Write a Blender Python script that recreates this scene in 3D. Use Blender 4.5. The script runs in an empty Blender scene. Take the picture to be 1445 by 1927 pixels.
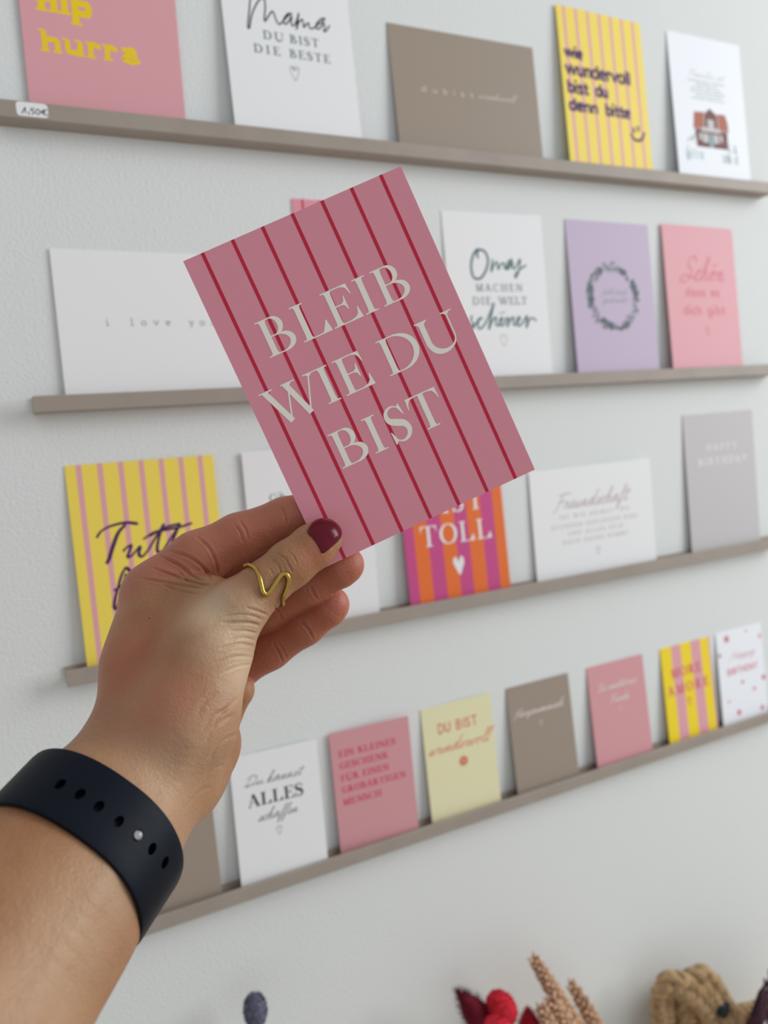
import bpy, math, random
import numpy as np
from mathutils import Vector, Matrix

# ------------------------------------------------------------------ camera
F_PX = 1450.936
CAMR = np.array([[0.89306325, -0.44270089, -0.08033648],
                 [-0.1126022, -0.04704041, -0.99252604],
                 [0.43561311, 0.8954346, -0.09185916]])      # world -> camera (x right, y down, z forward)
CAMP = np.array([0.0, -0.58850, 0.0])
SC = bpy.context.scene
COL = SC.collection
cd = bpy.data.cameras.new('camera'); cam = bpy.data.objects.new('camera', cd); COL.objects.link(cam)
cd.sensor_fit = 'HORIZONTAL'; cd.sensor_width = 36.0; cd.lens = 36.0 * F_PX / 1445.0
cd.clip_start = 0.01; cd.clip_end = 50
cd.dof.use_dof = True; cd.dof.focus_distance = 0.333; cd.dof.aperture_fstop = 9.8
m3 = np.stack([CAMR[0], -CAMR[1], -CAMR[2]], axis=1)
u_, s_, v_ = np.linalg.svd(m3); m3 = u_ @ v_
mw = Matrix.Identity(4)
for i in range(3):
    for j in range(3): mw[i][j] = m3[i, j]
    mw[i][3] = CAMP[i]
cam.matrix_world = mw
SC.camera = cam

# ------------------------------------------------------------------ light
SC.view_settings.view_transform = 'Standard'; SC.view_settings.look = 'None'
SC.view_settings.gamma = 1.0; SC.view_settings.use_curve_mapping = False
SC.view_settings.exposure = 0.52
w = bpy.data.worlds.new('room_light'); SC.world = w; w.use_nodes = True
w.node_tree.nodes['Background'].inputs[0].default_value = (0.93, 0.97, 1.0, 1)
w.node_tree.nodes['Background'].inputs[1].default_value = 0.36
def area(name, loc, target, sx, sy, power, color):
    l = bpy.data.lights.new(name, 'AREA'); l.shape = 'RECTANGLE'; l.size = sx; l.size_y = sy
    l.energy = power; l.color = color
    o = bpy.data.objects.new(name, l); COL.objects.link(o)
    o.location = loc
    o.rotation_euler = (Vector(target) - Vector(loc)).to_track_quat('-Z', 'Y').to_euler()
    return o
area('window_daylight', (2.5, -1.25, 0.75), (0.4, 0.0, -0.05), 1.3, 1.6, 31.0, (0.95, 0.98, 1.0))

# ------------------------------------------------------------------ helpers
def s2l(c):
    return tuple(((x/255)/12.92 if x/255 <= 0.04045 else ((x/255+0.055)/1.055)**2.4) for x in c)
MATS = {}
def mat(name, rgb, rough=0.6, metal=0.0, spec=0.35, noise=0.0, nscale=40.0, bump=0.0, bscale=300.0, coat=0.0, lin=None, sss=0.0):
    if name in MATS: return MATS[name]
    m = bpy.data.materials.new(name); m.use_nodes = True; nt = m.node_tree; b = nt.nodes['Principled BSDF']
    col = (lin if lin else s2l(rgb)) + (1,)
    b.inputs['Base Color'].default_value = col
    b.inputs['Roughness'].default_value = rough; b.inputs['Metallic'].default_value = metal
    b.inputs['Specular IOR Level'].default_value = spec; b.inputs['Coat Weight'].default_value = coat
    if sss:
        b.inputs['Subsurface Weight'].default_value = sss; b.inputs['Subsurface Radius'].default_value = (1, .35, .2); b.inputs['Subsurface Scale'].default_value = 0.003
    tc = nt.nodes.new('ShaderNodeTexCoord')
    if noise:
        n = nt.nodes.new('ShaderNodeTexNoise'); n.inputs['Scale'].default_value = nscale; n.inputs['Detail'].default_value = 5
        nt.links.new(tc.outputs['Object'], n.inputs['Vector'])
        r = nt.nodes.new('ShaderNodeMapRange'); r.inputs[1].default_value = 0.3; r.inputs[2].default_value = 0.7
        r.inputs[3].default_value = 1 - noise; r.inputs[4].default_value = 1 + noise
        nt.links.new(n.outputs[0], r.inputs[0])
        mx = nt.nodes.new('ShaderNodeMix'); mx.data_type = 'RGBA'; mx.blend_type = 'MULTIPLY'; mx.inputs[0].default_value = 1
        mx.inputs[6].default_value = col; nt.links.new(r.outputs[0], mx.inputs[7])
        nt.links.new(mx.outputs[2], b.inputs['Base Color'])
    if bump:
        n = nt.nodes.new('ShaderNodeTexNoise'); n.inputs['Scale'].default_value = bscale; n.inputs['Detail'].default_value = 4
        nt.links.new(tc.outputs['Object'], n.inputs['Vector'])
        bp = nt.nodes.new('ShaderNodeBump'); bp.inputs['Strength'].default_value = 1.0; bp.inputs['Distance'].default_value = bump
        nt.links.new(n.outputs[0], bp.inputs['Height']); nt.links.new(bp.outputs[0], b.inputs['Normal'])
    MATS[name] = m
    return m
def mesh_obj(name, V, Fc, m, parent=None, smooth=False):
    me = bpy.data.meshes.new(name); me.from_pydata([tuple(map(float, v)) for v in V], [], [tuple(int(i) for i in f) for f in Fc])
    me.update()
    if smooth: me.polygons.foreach_set('use_smooth', [True]*len(me.polygons))
    o = bpy.data.objects.new(name, me); COL.objects.link(o)
    if m: me.materials.append(m)
    if parent is not None: o.parent = parent
    return o
def tag(o, label=None, cat=None, group=None, kind=None):
    if label: o['label'] = label
    if cat: o['category'] = cat
    if group: o['group'] = group
    if kind: o['kind'] = kind
    return o
def empty(name, loc=(0, 0, 0)):
    o = bpy.data.objects.new(name, None); COL.objects.link(o); o.location = loc; o.empty_display_size = 0.02
    return o
def sweep(path, radii, seg=10, closed=False, cap=True, lobes=0, twist=0.0):
    """tube with one radius per point -> V, F"""
    P = np.array(path, float); n = len(P); R_ = np.broadcast_to(np.array(radii, float), (n,))
    if closed: T = np.roll(P, -1, 0) - np.roll(P, 1, 0)
    else: T = np.gradient(P, axis=0)
    T /= np.linalg.norm(T, axis=1)[:, None] + 1e-12
    a = np.array([0, 0, 1.0]) if abs(T[0, 2]) < .9 else np.array([1.0, 0, 0])
    N = np.cross(T[0], a); N /= np.linalg.norm(N); V = []; Fc = []
    for i in range(n):
        N = N - T[i]*(N@T[i]); N /= np.linalg.norm(N); Bn = np.cross(T[i], N)
        for k in range(seg):
            t = 2*math.pi*k/seg; V.append(P[i] + R_[i]*(1+(.22*math.cos(lobes*t+twist*i) if lobes else 0))*(math.cos(t)*N + math.sin(t)*Bn))
    m = n if closed else n-1
    for i in range(m):
        j = (i+1) % n
        for k in range(seg):
            l = (k+1) % seg; Fc.append((i*seg+k, j*seg+k, j*seg+l, i*seg+l))
    if cap and not closed:
        Fc.append(tuple(range(seg))[::1]); Fc.append(tuple(range((n-1)*seg, n*seg))[::-1])
    return V, Fc
def catmull(P, n=8, closed=False):
    P = [np.array(p, float) for p in P]; out = []
    m = len(P)
    rng = range(m) if closed else range(m-1)
    for i in rng:
        p0 = P[(i-1) % m] if (closed or i > 0) else 2*P[0]-P[1]
        p1 = P[i]; p2 = P[(i+1) % m]
        p3 = P[(i+2) % m] if (closed or i+2 < m) else 2*P[-1]-P[-2]
        for k in range(n):
            t = k/n
            out.append(.5*((2*p1)+(-p0+p2)*t+(2*p0-5*p1+4*p2-p3)*t*t+(-p0+3*p1-3*p2+p3)*t**3))
    if not closed: out.append(P[-1])
    return np.array(out)
class MB:
    def __init__(s): s.V = []; s.F = []
    def add(s, V, Fc):
        o = len(s.V); s.V += [tuple(v) for v in V]; s.F += [tuple(i+o for i in f) for f in Fc]
    def build(s, name, m, parent=None, smooth=False): return mesh_obj(name, s.V, s.F, m, parent, smooth)
def bevel_box(x0, x1, y0, y1, z0, z1, b):
    import bmesh
    bm = bmesh.new(); bmesh.ops.create_cube(bm, size=1)
    for v in bm.verts: v.co = ((x0+x1)/2+v.co.x*(x1-x0), (y0+y1)/2+v.co.y*(y1-y0), (z0+z1)/2+v.co.z*(z1-z0))
    if b: bmesh.ops.bevel(bm, geom=bm.edges[:], offset=b, segments=2, affect='EDGES', profile=.5)
    bm.verts.ensure_lookup_table(); bm.verts.index_update()
    V = [tuple(v.co) for v in bm.verts]; Fc = [tuple(v.index for v in f.verts) for f in bm.faces]; bm.free()
    return V, Fc

# ------------------------------------------------------------------ setting
def wall_mat():
    m = mat('painted_plaster', (232, 234, 232), rough=.75, spec=.25)
    nt = m.node_tree; b = nt.nodes['Principled BSDF']
    tc = nt.nodes.new('ShaderNodeTexCoord')
    n1 = nt.nodes.new('ShaderNodeTexNoise'); n1.inputs['Scale'].default_value = 420; n1.inputs['Detail'].default_value = 3
    n2 = nt.nodes.new('ShaderNodeTexNoise'); n2.inputs['Scale'].default_value = 9; n2.inputs['Detail'].default_value = 2
    for n in (n1, n2): nt.links.new(tc.outputs['Object'], n.inputs['Vector'])
    ad = nt.nodes.new('ShaderNodeMath'); ad.operation = 'MULTIPLY_ADD'; ad.inputs[1].default_value = 1.2
    nt.links.new(n2.outputs[0], ad.inputs[0]); nt.links.new(n1.outputs[0], ad.inputs[2])
    bp = nt.nodes.new('ShaderNodeBump'); bp.inputs['Distance'].default_value = 0.0006; bp.inputs['Strength'].default_value = .8
    nt.links.new(ad.outputs[0], bp.inputs['Height']); nt.links.new(bp.outputs[0], b.inputs['Normal'])
    return m
V, Fc = bevel_box(-1.6, 2.9, 0.0, 0.12, -1.5, 1.3, 0)
tag(mesh_obj('wall_back', V, Fc, wall_mat()), kind='structure')
V, Fc = bevel_box(-1.6, 2.9, -2.6, 0.12, -1.56, -1.5, 0)
tag(mesh_obj('floor', V, Fc, mat('floor_boards', (176, 160, 140), rough=.5, noise=.12, nscale=4)), kind='structure')

# ------------------------------------------------------------------ ledges
LZ = [0.2413, 0.0488, -0.1418, -0.3378]; LX0, LX1 = 0.0235, 0.7740
ledge_m = mat('taupe_paint', (166, 154, 143), rough=.5, noise=.05, nscale=30, bump=.0002, bscale=90)
LL = ['taupe picture ledge highest on the wall, with the handwritten price sticker',
      'taupe picture ledge second from the top, passing behind the held pink card',
      'taupe picture ledge third from the top, its left end beside the raised hand',
      'lowest taupe picture ledge, holding the row of small cards']
prof = [(0, 0), (0, -.0113), (-.0152, -.0113), (-.0157, -.0108), (-.0157, -.0005), (-.0152, 0), (-.0127, 0), (-.0127, -.0062), (-.0018, -.0062), (-.0018, 0)]
for k, z in enumerate(LZ):
    V = [(LX0, y, z+h) for y, h in prof] + [(LX1, y, z+h) for y, h in prof]; n = len(prof)
    Fc = [(i, i+n, (i+1) % n+n, (i+1) % n) for i in range(n)] + [tuple(range(n)), tuple(range(2*n-1, n-1, -1))]
    tag(mesh_obj('picture_ledge', V, Fc, ledge_m), LL[k], 'shelf', 'four taupe picture ledges on the wall')

# ------------------------------------------------------------------ lettering
def ribbon(P, W):
    P = np.array(P, float); W = np.broadcast_to(np.array(W, float), (len(P),))
    T = np.gradient(P, axis=0); T /= np.linalg.norm(T, axis=1)[:, None]+1e-12
    # miter
    N = np.stack([-T[:, 1], T[:, 0]], 1)
    A = P+N*W[:, None]/2; Bq = P-N*W[:, None]/2
    return [[A[i], Bq[i], Bq[i+1], A[i+1]] for i in range(len(P)-1)]
def disc(c, r, n=10): return [[(c[0]+r*math.cos(2*math.pi*k/n), c[1]+r*math.sin(2*math.pi*k/n)) for k in range(n)]]
def stroke(P, w, sm=6, nib=None):
    if not sm and 2 < len(P) < 10:
        out = []
        for a, c in zip(P[:-1], P[1:]): out += ribbon([a, c], w)+disc(a, w/2, 10)
        return out+disc(P[-1], w/2, 10)
    Q = catmull(P, sm) if sm and len(P) > 2 else np.array(P, float)
    if nib is not None:
        T = np.gradient(Q, axis=0); a = np.arctan2(T[:, 1], T[:, 0])
        W = w*(nib+(1-nib)*np.abs(np.sin(a-math.radians(35)))**1.2)
        W = np.convolve(np.pad(W, 2, 'edge'), np.ones(5)/5, 'valid')
    else: W = np.full(len(Q), w)
    return ribbon(Q, W)+disc(Q[0], W[0]/2, 8)+disc(Q[-1], W[-1]/2, 8)
def arc(cx, cy, rx, ry, a0, a1, n=14):
    return [(cx+rx*math.cos(math.radians(a0+(a1-a0)*i/n)), cy+ry*math.sin(math.radians(a0+(a1-a0)*i/n))) for i in range(n+1)]
def serif_glyph(ch, T=.155, t=.036):
    s = .11
    def stem(x, T=T, b=True, c=True, y0=0., y1=1.):
        ys = [y0, y0+.015, y0+.04, y0+.09, y0+.15, y1-.15, y1-.09, y1-.04, y1-.015, y1]
        g = [s*1.3, s*.9, s*.42, s*.1, 0]
        gb = g if b else [0]*5; gt = (g if c else [0]*5)[::-1]
        out = ribbon([(x, y) for y in ys], [T+k for k in gb]+[T+k for k in gt])
        if b: out += ribbon([(x-T/2-s, y0+t/2), (x+T/2+s, y0+t/2)], t)
        if c: out += ribbon([(x-T/2-s, y1-t/2), (x+T/2+s, y1-t/2)], t)
        return out
    def bowl(x0, xc, rx, y0, y1, Tb=T, n=26):
        cy = (y0+y1)/2; ry = (y1-y0)/2-t/2
        P = [(x0, y1-t/2)]+arc(xc, cy, rx-Tb/2, ry, 90, -90, n)+[(x0, y0+t/2)]
        Wd = [t]+[t+(Tb-t)*max(0, math.cos(math.radians(90-180*i/n)))**1.3 for i in range(n+1)]+[t]
        return ribbon(P, Wd)
    def diag(a, b, w): return ribbon([a, b], w)
    def ser(x, y, h=.19): return ribbon([(x-h, y), (x+h, y)], t)+[[(x-h*.6, y), (x+h*.6, y), (x+h*.2, y+(.07 if y < .5 else -.07)), (x-h*.2, y+(.07 if y < .5 else -.07))]]
    o = ch
    um = None
    if ch == 'Ü': ch = 'U'; um = 1
    if ch == 'ẞ': ch = 'B'
    x = s+T/2+.005
    if ch == 'I': g = stem(x); wd = 2*x
    elif ch == 'L':
        g = stem(x); g += ribbon([(x, t/2), (.82, t/2)], t)
        g += [[(.60, t), (.86, 0), (.805, .33), (.785, .33)], [(.45, t*.9), (.62, t*.9), (.70, .09), (.62, .045)], [(.62, .03), (.72, .03), (.785, .33), (.735, .13)]]; wd = .87
    elif ch in 'EF':
        g = stem(x, b=(ch == 'F' or True)); g += ribbon([(x, 1-t/2), (.74, 1-t/2)], t)
        g += [[(.55, 1-t), (.76, 1), (.79, .70), (.765, .70), (.72, .86), (.66, .93)]]
        g += ribbon([(x, .52), (.50, .52)], t)+[[(.44, .535), (.52, .585), (.565, .72), (.585, .72), (.585, .34), (.565, .34), (.52, .46), (.44, .505)]]
        if ch == 'E':
            g += ribbon([(x, t/2), (.82, t/2)], t)
            g += [[(.50, t), (.83, 0), (.865, .0), (.82, .32), (.80, .32), (.755, .15), (.68, .075)]]
        wd = .87 if ch == 'E' else .8
    elif ch == 'B': g = stem(x); g += bowl(x, .40, .30, .49, 1, T*.95)+bowl(x, .44, .43, 0, .525); wd = .88
    elif ch == 'P': g = stem(x); g += bowl(x, .40, .36, .44, 1); wd = .8
    elif ch == 'R':
        g = stem(x); g += bowl(x, .40, .34, .48, 1); g += diag((.42, .5), (.76, .03), T*.95)+ribbon([(.70, t/2), (.94, t/2)], t); wd = .95
    elif ch == 'D': g = stem(x); g += bowl(x, .42, .64, 0, 1, T*1.05); wd = 1.06
    elif ch == 'O' or ch == 'C' or ch == 'G':
        n = 40; a0, a1 = (0, 360) if ch == 'O' else (48, 318)
        P = arc(.5, .5, .5-T/2, .5-t/2, a0, a1, n)
        g = ribbon(P, [t+(T-t)*abs(math.cos(math.radians(a0+(a1-a0)*i/n)))**1.3*(1 if ch == 'O' or abs(a0+(a1-a0)*i/n-180) < 100 else .5) for i in range(n+1)])
        if ch != 'O': g += [[(.80, .96), (.82, .96), (.86, .66), (.84, .66), (.70, .88)]]
        if ch == 'C': g += [[(.86, .30), (.88, .30), (.80, .12), (.70, .08)]]
        if ch == 'G': g += stem(.80, b=False, y0=.06, y1=.44)
        wd = 1.0 if ch == 'O' else .95
    elif ch == 'U':
        x2 = .985; P = [(x, .98), (x, .6), (x, .34)]+arc(.60, .33, .385, .31, 180, 360, 22)[1:]+[(x2, .6), (x2, .98)]
        xs = np.array(P); Wd = []
        for q in P:
            k = (q[0]-x)/(x2-x); Wd.append(T*(1-k)**1.2+t*1.15 if k < 1 else t*1.2)
        Wd[0] = Wd[1] = Wd[2] = T
        g = ribbon(P, np.minimum(Wd, T)); g += ribbon([(x-T/2-s, 1-t/2), (x+T/2+s, 1-t/2)], t)+ribbon([(x2-.17, 1-t/2), (x2+.17, 1-t/2)], t)
        g += [[(x-T/2-s*.6, 1-t), (x+T/2+s*.6, 1-t), (x+T/2, .90), (x-T/2, .90)], [(x2-.1, 1-t), (x2+.1, 1-t), (x2+.02, .90), (x2-.02, .90)]]; wd = 1.15
        if um: g += disc((.45, 1.18), .08)+disc((.78, 1.18), .08)
    elif ch == 'S':
        P = catmull([(.56, .80), (.46, .93), (.30, .985), (.13, .91), (.075, .76), (.14, .62), (.32, .53), (.50, .44), (.575, .27), (.50, .10), (.32, .015), (.15, .07), (.05, .22)], 5)
        n = len(P); Wd = []
        for i in range(n):
            k = i/(n-1); Wd.append(t+(T*1.15-t)*math.exp(-((k-.5)/.2)**2)+.03*math.exp(-((k-.27)/.1)**2)+.05*math.exp(-((k-.72)/.12)**2))
        g = ribbon(P, Wd)+[[(.53, 1.0), (.555, 1.0), (.60, .68), (.575, .68), (.46, .92)], [(.015, .34), (.04, .34), (.16, .075), (.05, -.02), (.03, -.02)]]; wd = .68
    elif ch == 'T':
        xc = .47; g = stem(xc, c=False)+ribbon([(.02, 1-t/2), (.92, 1-t/2)], t)
        g += [[(.03, 1), (.26, 1-t), (.13, .93), (.075, .85), (.035, .70), (.01, .70)], [(.91, 1), (.68, 1-t), (.81, .93), (.865, .85), (.905, .70), (.93, .70)]]; wd = .94
    elif ch == 'W':
        g = diag((.17, .985), (.565, 0), T)+diag((.555, .02), (.82, .88), t*1.3)+diag((.76, .985), (1.12, 0), T)+diag((1.11, .02), (1.46, .985), t*1.3)
        g += ser(.20, 1-t/2, .20)+ser(.84, 1-t/2, .20)+ser(1.45, 1-t/2, .17); wd = 1.62
    elif ch == 'V': g = diag((.17, .985), (.55, 0), T)+diag((.53, .02), (.86, .985), t*1.3)+ser(.2, 1-t/2)+ser(.86, 1-t/2, .15); wd = 1.0
    elif ch == 'A': g = diag((.47, 1), (.84, .015), T)+diag((.46, .98), (.15, .015), t*1.3)+ribbon([(.25, .34), (.68, .34)], t)+ser(.15, t/2, .14)+ser(.83, t/2, .18); wd = 1.0
    elif ch == 'H': g = stem(x)+stem(.86)+ribbon([(x, .52), (.86, .52)], t); wd = .86+x
    elif ch == 'K': g = stem(x)+diag((.28, .45), (.74, .97), t*1.3)+diag((.42, .6), (.84, .03), T)+ser(.74, 1-t/2, .14)+ser(.84, t/2, .16); wd = 1.0
    elif ch == 'N': g = diag((.16, .98), (.86, .02), T)+diag((.16, .95), (.16, .03), t*1.3)+diag((.86, .97), (.86, .02), t*1.3)+ser(.16, t/2, .13)+ser(.86, 1-t/2, .13)+ser(.14, 1-t/2, .1); wd = 1.02
    elif ch == 'M': g = diag((.18, .98), (.18, .02), t*1.3)+diag((.2, .98), (.56, .02), T)+diag((.56, .02), (.90, .98), t*1.3)+stem(.96, c=True)+ser(.18, t/2, .13)+ser(.16, 1-t/2, .1); wd = 1.16
    elif ch == 'Y': g = stem(.5, c=False, y1=.6)+diag((.17, .98), (.5, .45), T)+diag((.86, .98), (.53, .45), t*1.3)+ser(.2, 1-t/2)+ser(.86, 1-t/2, .13); wd = 1.0
    elif ch == ',': g = [[(.05, .1), (.16, .1), (.1, -.14), (.06, -.14)]]; wd = .25
    else: g = []; wd = .45
    return g, wd
# monoline lower case, x-height 1
LC = {
 'a': ([[(.14, .84), (.38, .98), (.66, .9), (.76, .6), (.76, .25), (.92, .02)], [(.76, .56), (.36, .50), (.12, .28), (.3, .03), (.6, .1), (.76, .3)]], .98),
 'b': ([[(.12, 1.5), (.12, 0)], arc(.5, .48, .4, .5, 150, -150)], 1.0),
 'c': ([arc(.46, .5, .44, .5, 45, 315)], .85), 'd': ([[(.86, 1.5), (.86, 0)], arc(.46, .48, .4, .5, 30, 330)], 1.0),
 'e': ([[(.1, .52), (.84, .52)]+arc(.46, .5, .40, .5, 5, 310)[0:]], .92), 'f': ([[(.3, 0), (.3, 1.1), (.42, 1.45), (.62, 1.45)], [(.08, .95), (.56, .95)]], .62),
 'g': ([arc(.46, .48, .4, .5, 30, 330), [(.86, .95), (.86, -.2), (.6, -.5), (.2, -.42)]], 1.0),
 'h': ([[(.12, 1.5), (.12, 0)], [(.12, .62), (.3, .92), (.62, .95), (.8, .7), (.8, 0)]], .95), 'i': ([[(.14, .95), (.14, 0)]], .3),
 'k': ([[(.12, 1.5), (.12, 0)], [(.75, .95), (.15, .42)], [(.35, .6), (.8, 0)]], .88), 'l': ([[(.14, 1.5), (.14, 0)]], .3),
 'm': ([[(.12, .95), (.12, 0)], [(.12, .65), (.28, .93), (.5, .9), (.58, .65), (.58, 0)], [(.58, .65), (.76, .93), (.98, .9), (1.05, .65), (1.05, 0)]], 1.2),
 'n': ([[(.12, .95), (.12, 0)], [(.12, .62), (.3, .92), (.62, .95), (.8, .7), (.8, 0)]], .95),
 'o': ([arc(.46, .48, .42, .5, 0, 360, 20)], .95), 'p': ([[(.12, .95), (.12, -.5)], arc(.5, .48, .4, .5, 150, -150)], 1.0),
 'r': ([[(.12, .95), (.12, 0)], [(.12, .58), (.28, .88), (.58, .92)]], .64),
 's': ([[(.68, .82), (.42, .98), (.14, .84), (.18, .60), (.42, .5), (.66, .36), (.68, .12), (.4, -.02), (.08, .14)]], .80),
 't': ([[(.3, 1.35), (.3, .2), (.42, 0), (.62, .03)], [(.06, .93), (.6, .93)]], .66),
 'u': ([[(.12, .95), (.12, .3), (.28, .02), (.58, .05), (.8, .35)], [(.8, .95), (.8, 0)]], .95),
 'v': ([[(.04, .95), (.46, .02), (.88, .95)]], .95), 'w': ([[(.02, .95), (.40, .02), (.78, .9), (1.16, .02), (1.54, .95)]], 1.6),
 'y': ([[(.06, .95), (.44, .05)], [(.80, .95), (.3, -.48)]], .86), 'z': ([[(.08, .93), (.7, .93), (.08, .03), (.72, .03)]], .8), '.': ([[(.1, .02), (.12, .02)]], .3), ',': ([[(.14, .05), (.06, -.2)]], .3),
}
NOSM = 'vwyzkl.,i'
# joined script, x-height 1
SCR = {
 'a': ([(.0, .1), (.62, .95), (.3, 1.0), (.04, .5), (.12, .04), (.45, .3), (.66, .98), (.6, .3), (.72, .0), (.95, .25)], .95),
 'b': ([(0, .1), (.35, 1.2), (.42, 2.2), (.28, 1.9), (.18, .3), (.35, 0), (.62, .4), (.5, .9), (.8, .7)], .85),
 'c': ([(0, .1), (.5, .95), (.25, .95), (.05, .45), (.2, .02), (.6, .2)], .62),
 'd': ([(0, .1), (.6, .95), (.3, 1.0), (.04, .5), (.12, .04), (.45, .3), (.86, 2.3), (.6, .5), (.66, .02), (.92, .2)], .92),
 'e': ([(0, .1), (.35, .45), (.42, .85), (.22, .95), (.06, .4), (.22, .0), (.58, .2)], .6),
 'f': ([(0, .1), (.45, 1.4), (.5, 2.3), (.32, 2.0), (.1, .2), (-.05, -1.1), (.08, -.9), (.2, .0), (.5, .3)], .55),
 'g': ([(0, .1), (.6, .95), (.3, 1.0), (.04, .5), (.15, .05), (.5, .4), (.62, .9), (.45, -.8), (.2, -1.1), (.15, -.7), (.8, .2)], .8),
 'h': ([(0, .1), (.4, 1.4), (.5, 2.3), (.34, 2.1), (.05, .0), (.3, .8), (.5, .9), (.46, .2), (.55, .0), (.8, .25)], .8),
 'i': ([(0, .1), (.22, .9), (.18, .15), (.28, .0), (.5, .25)], .5),
 'k': ([(0, .1), (.4, 1.4), (.5, 2.3), (.34, 2.1), (.05, .0), (.35, .8), (.5, .8), (.25, .5), (.5, .0), (.75, .2)], .75),
 'l': ([(0, .1), (.4, 1.4), (.5, 2.3), (.34, 2.1), (.15, .2), (.25, .0), (.5, .25)], .48),
 'm': ([(0, .1), (.16, .9), (.1, .02), (.38, .9), (.46, .75), (.4, .02), (.68, .9), (.76, .7), (.72, .1), (.82, .0), (1.05, .25)], 1.05),
 'n': ([(0, .1), (.16, .9), (.1, .02), (.38, .9), (.48, .75), (.44, .1), (.54, .0), (.78, .25)], .78),
 'o': ([(0, .1), (.4, .95), (.15, .85), (.05, .35), (.2, .02), (.45, .3), (.45, .8), (.35, .9), (.75, .75)], .75),
 'p': ([(0, .1), (.2, .9), (-.02, -1.0), (.25, .7), (.5, .9), (.5, .3), (.25, .1), (.75, .2)], .75),
 'r': ([(0, .1), (.18, .95), (.24, .8), (.42, .85), (.36, .2), (.46, .0), (.65, .25)], .65),
 's': ([(0, .1), (.34, 1.0), (.36, .5), (.25, .05), (.05, .1), (.3, .0), (.55, .25)], .55),
 't': ([(0, .1), (.3, .9), (.42, 1.8), (.25, .5), (.25, .0), (.5, .25)], .5),
 'u': ([(0, .1), (.2, .9), (.12, .2), (.25, .0), (.5, .5), (.58, .9), (.5, .2), (.6, .0), (.82, .25)], .82),
 'v': ([(0, .1), (.15, .9), (.2, .1), (.3, .0), (.5, .85), (.7, .75)], .68),
 'w': ([(0, .1), (.15, .9), (.12, .2), (.24, .0), (.42, .6), (.46, .9), (.42, .2), (.54, .0), (.75, .5), (.78, .9), (1.0, .75)], 1.0),
 'z': ([(0, .6), (.2, .95), (.4, .85), (.1, .1), (.35, .2), (.2, -.9), (.1, -.6), (.7, .2)], .7),
}
SCAP = {
 'D': ([[(.35, 2.1), (.2, .2), (.1, .0)], [(-.1, 1.7), (.4, 2.3), (1.0, 1.8), (.95, .7), (.45, .0), (.0, .15), (.5, .1), (1.2, .3)]], 1.25),
 'F': ([[(.5, 2.0), (.2, .3), (-.1, -.5)], [(.0, 1.9), (.6, 2.1), (1.3, 2.15)], [(.15, 1.0), (.85, 1.15)]], .95),
 'H': ([[(.3, 2.1), (.1, .3), (-.15, -.6)], [(1.0, 2.2), (.75, .8), (.75, .0), (1.1, .25)], [(.0, .9), (.9, 1.2)]], 1.1),
 'S': ([[(1.1, 1.9), (.9, 2.4), (.5, 2.1), (.4, 1.5), (.8, 1.0), (.75, .3), (.3, -.2), (-.1, .1), (.3, .5), (1.2, .2)]], 1.2),
 'M': ([[(.1, -.2), (.35, 2.1), (.3, .3), (.95, 2.1), (.9, .3), (1.4, 1.8), (1.5, .3), (1.75, .1)]], 1.7),
 'O': ([[(.6, 2.3), (.2, 1.6), (.05, .8), (.3, .0), (.85, .4), (1.1, 1.4), (.9, 2.1), (.55, 2.2), (.5, 1.7)]], 1.3),
 'W': ([[(.1, 2.1), (.1, .5), (.3, .0), (.75, 1.5), (.75, .4), (.95, .0), (1.4, 1.6), (1.6, 2.1)]], 1.5),
}
def shift(polys, f): return [[f(q) for q in p] for p in polys]
def fit_line(parts, x0, x1, y0, h, slant=0.0, squash=True):
    """parts: list of (polys, advance) in unit height; place between x0..x1"""
    nat = sum(a for _, a in parts); k = len(parts)
    out = []; x = 0.0
    if squash: sx = (x1-x0)/nat; tr = 0
    else: sx = h; tr = ((x1-x0)-nat*h)/max(1, k-1)
    for g, a in parts:
        out += shift(g, lambda q: (x0+x+(q[0]+slant*q[1])*sx, y0+q[1]*h)); x += a*sx+tr
    return out
def serif(txt, x0, x1, y0, h, squash=False, T=.155, t=.036, gap=.06):
    ps = []
    for c in txt:
        g, a = serif_glyph(c, T, t); ps.append((g, a+(gap if squash else 0)))
    return fit_line(ps, x0, x1, y0, h, 0, squash)
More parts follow.
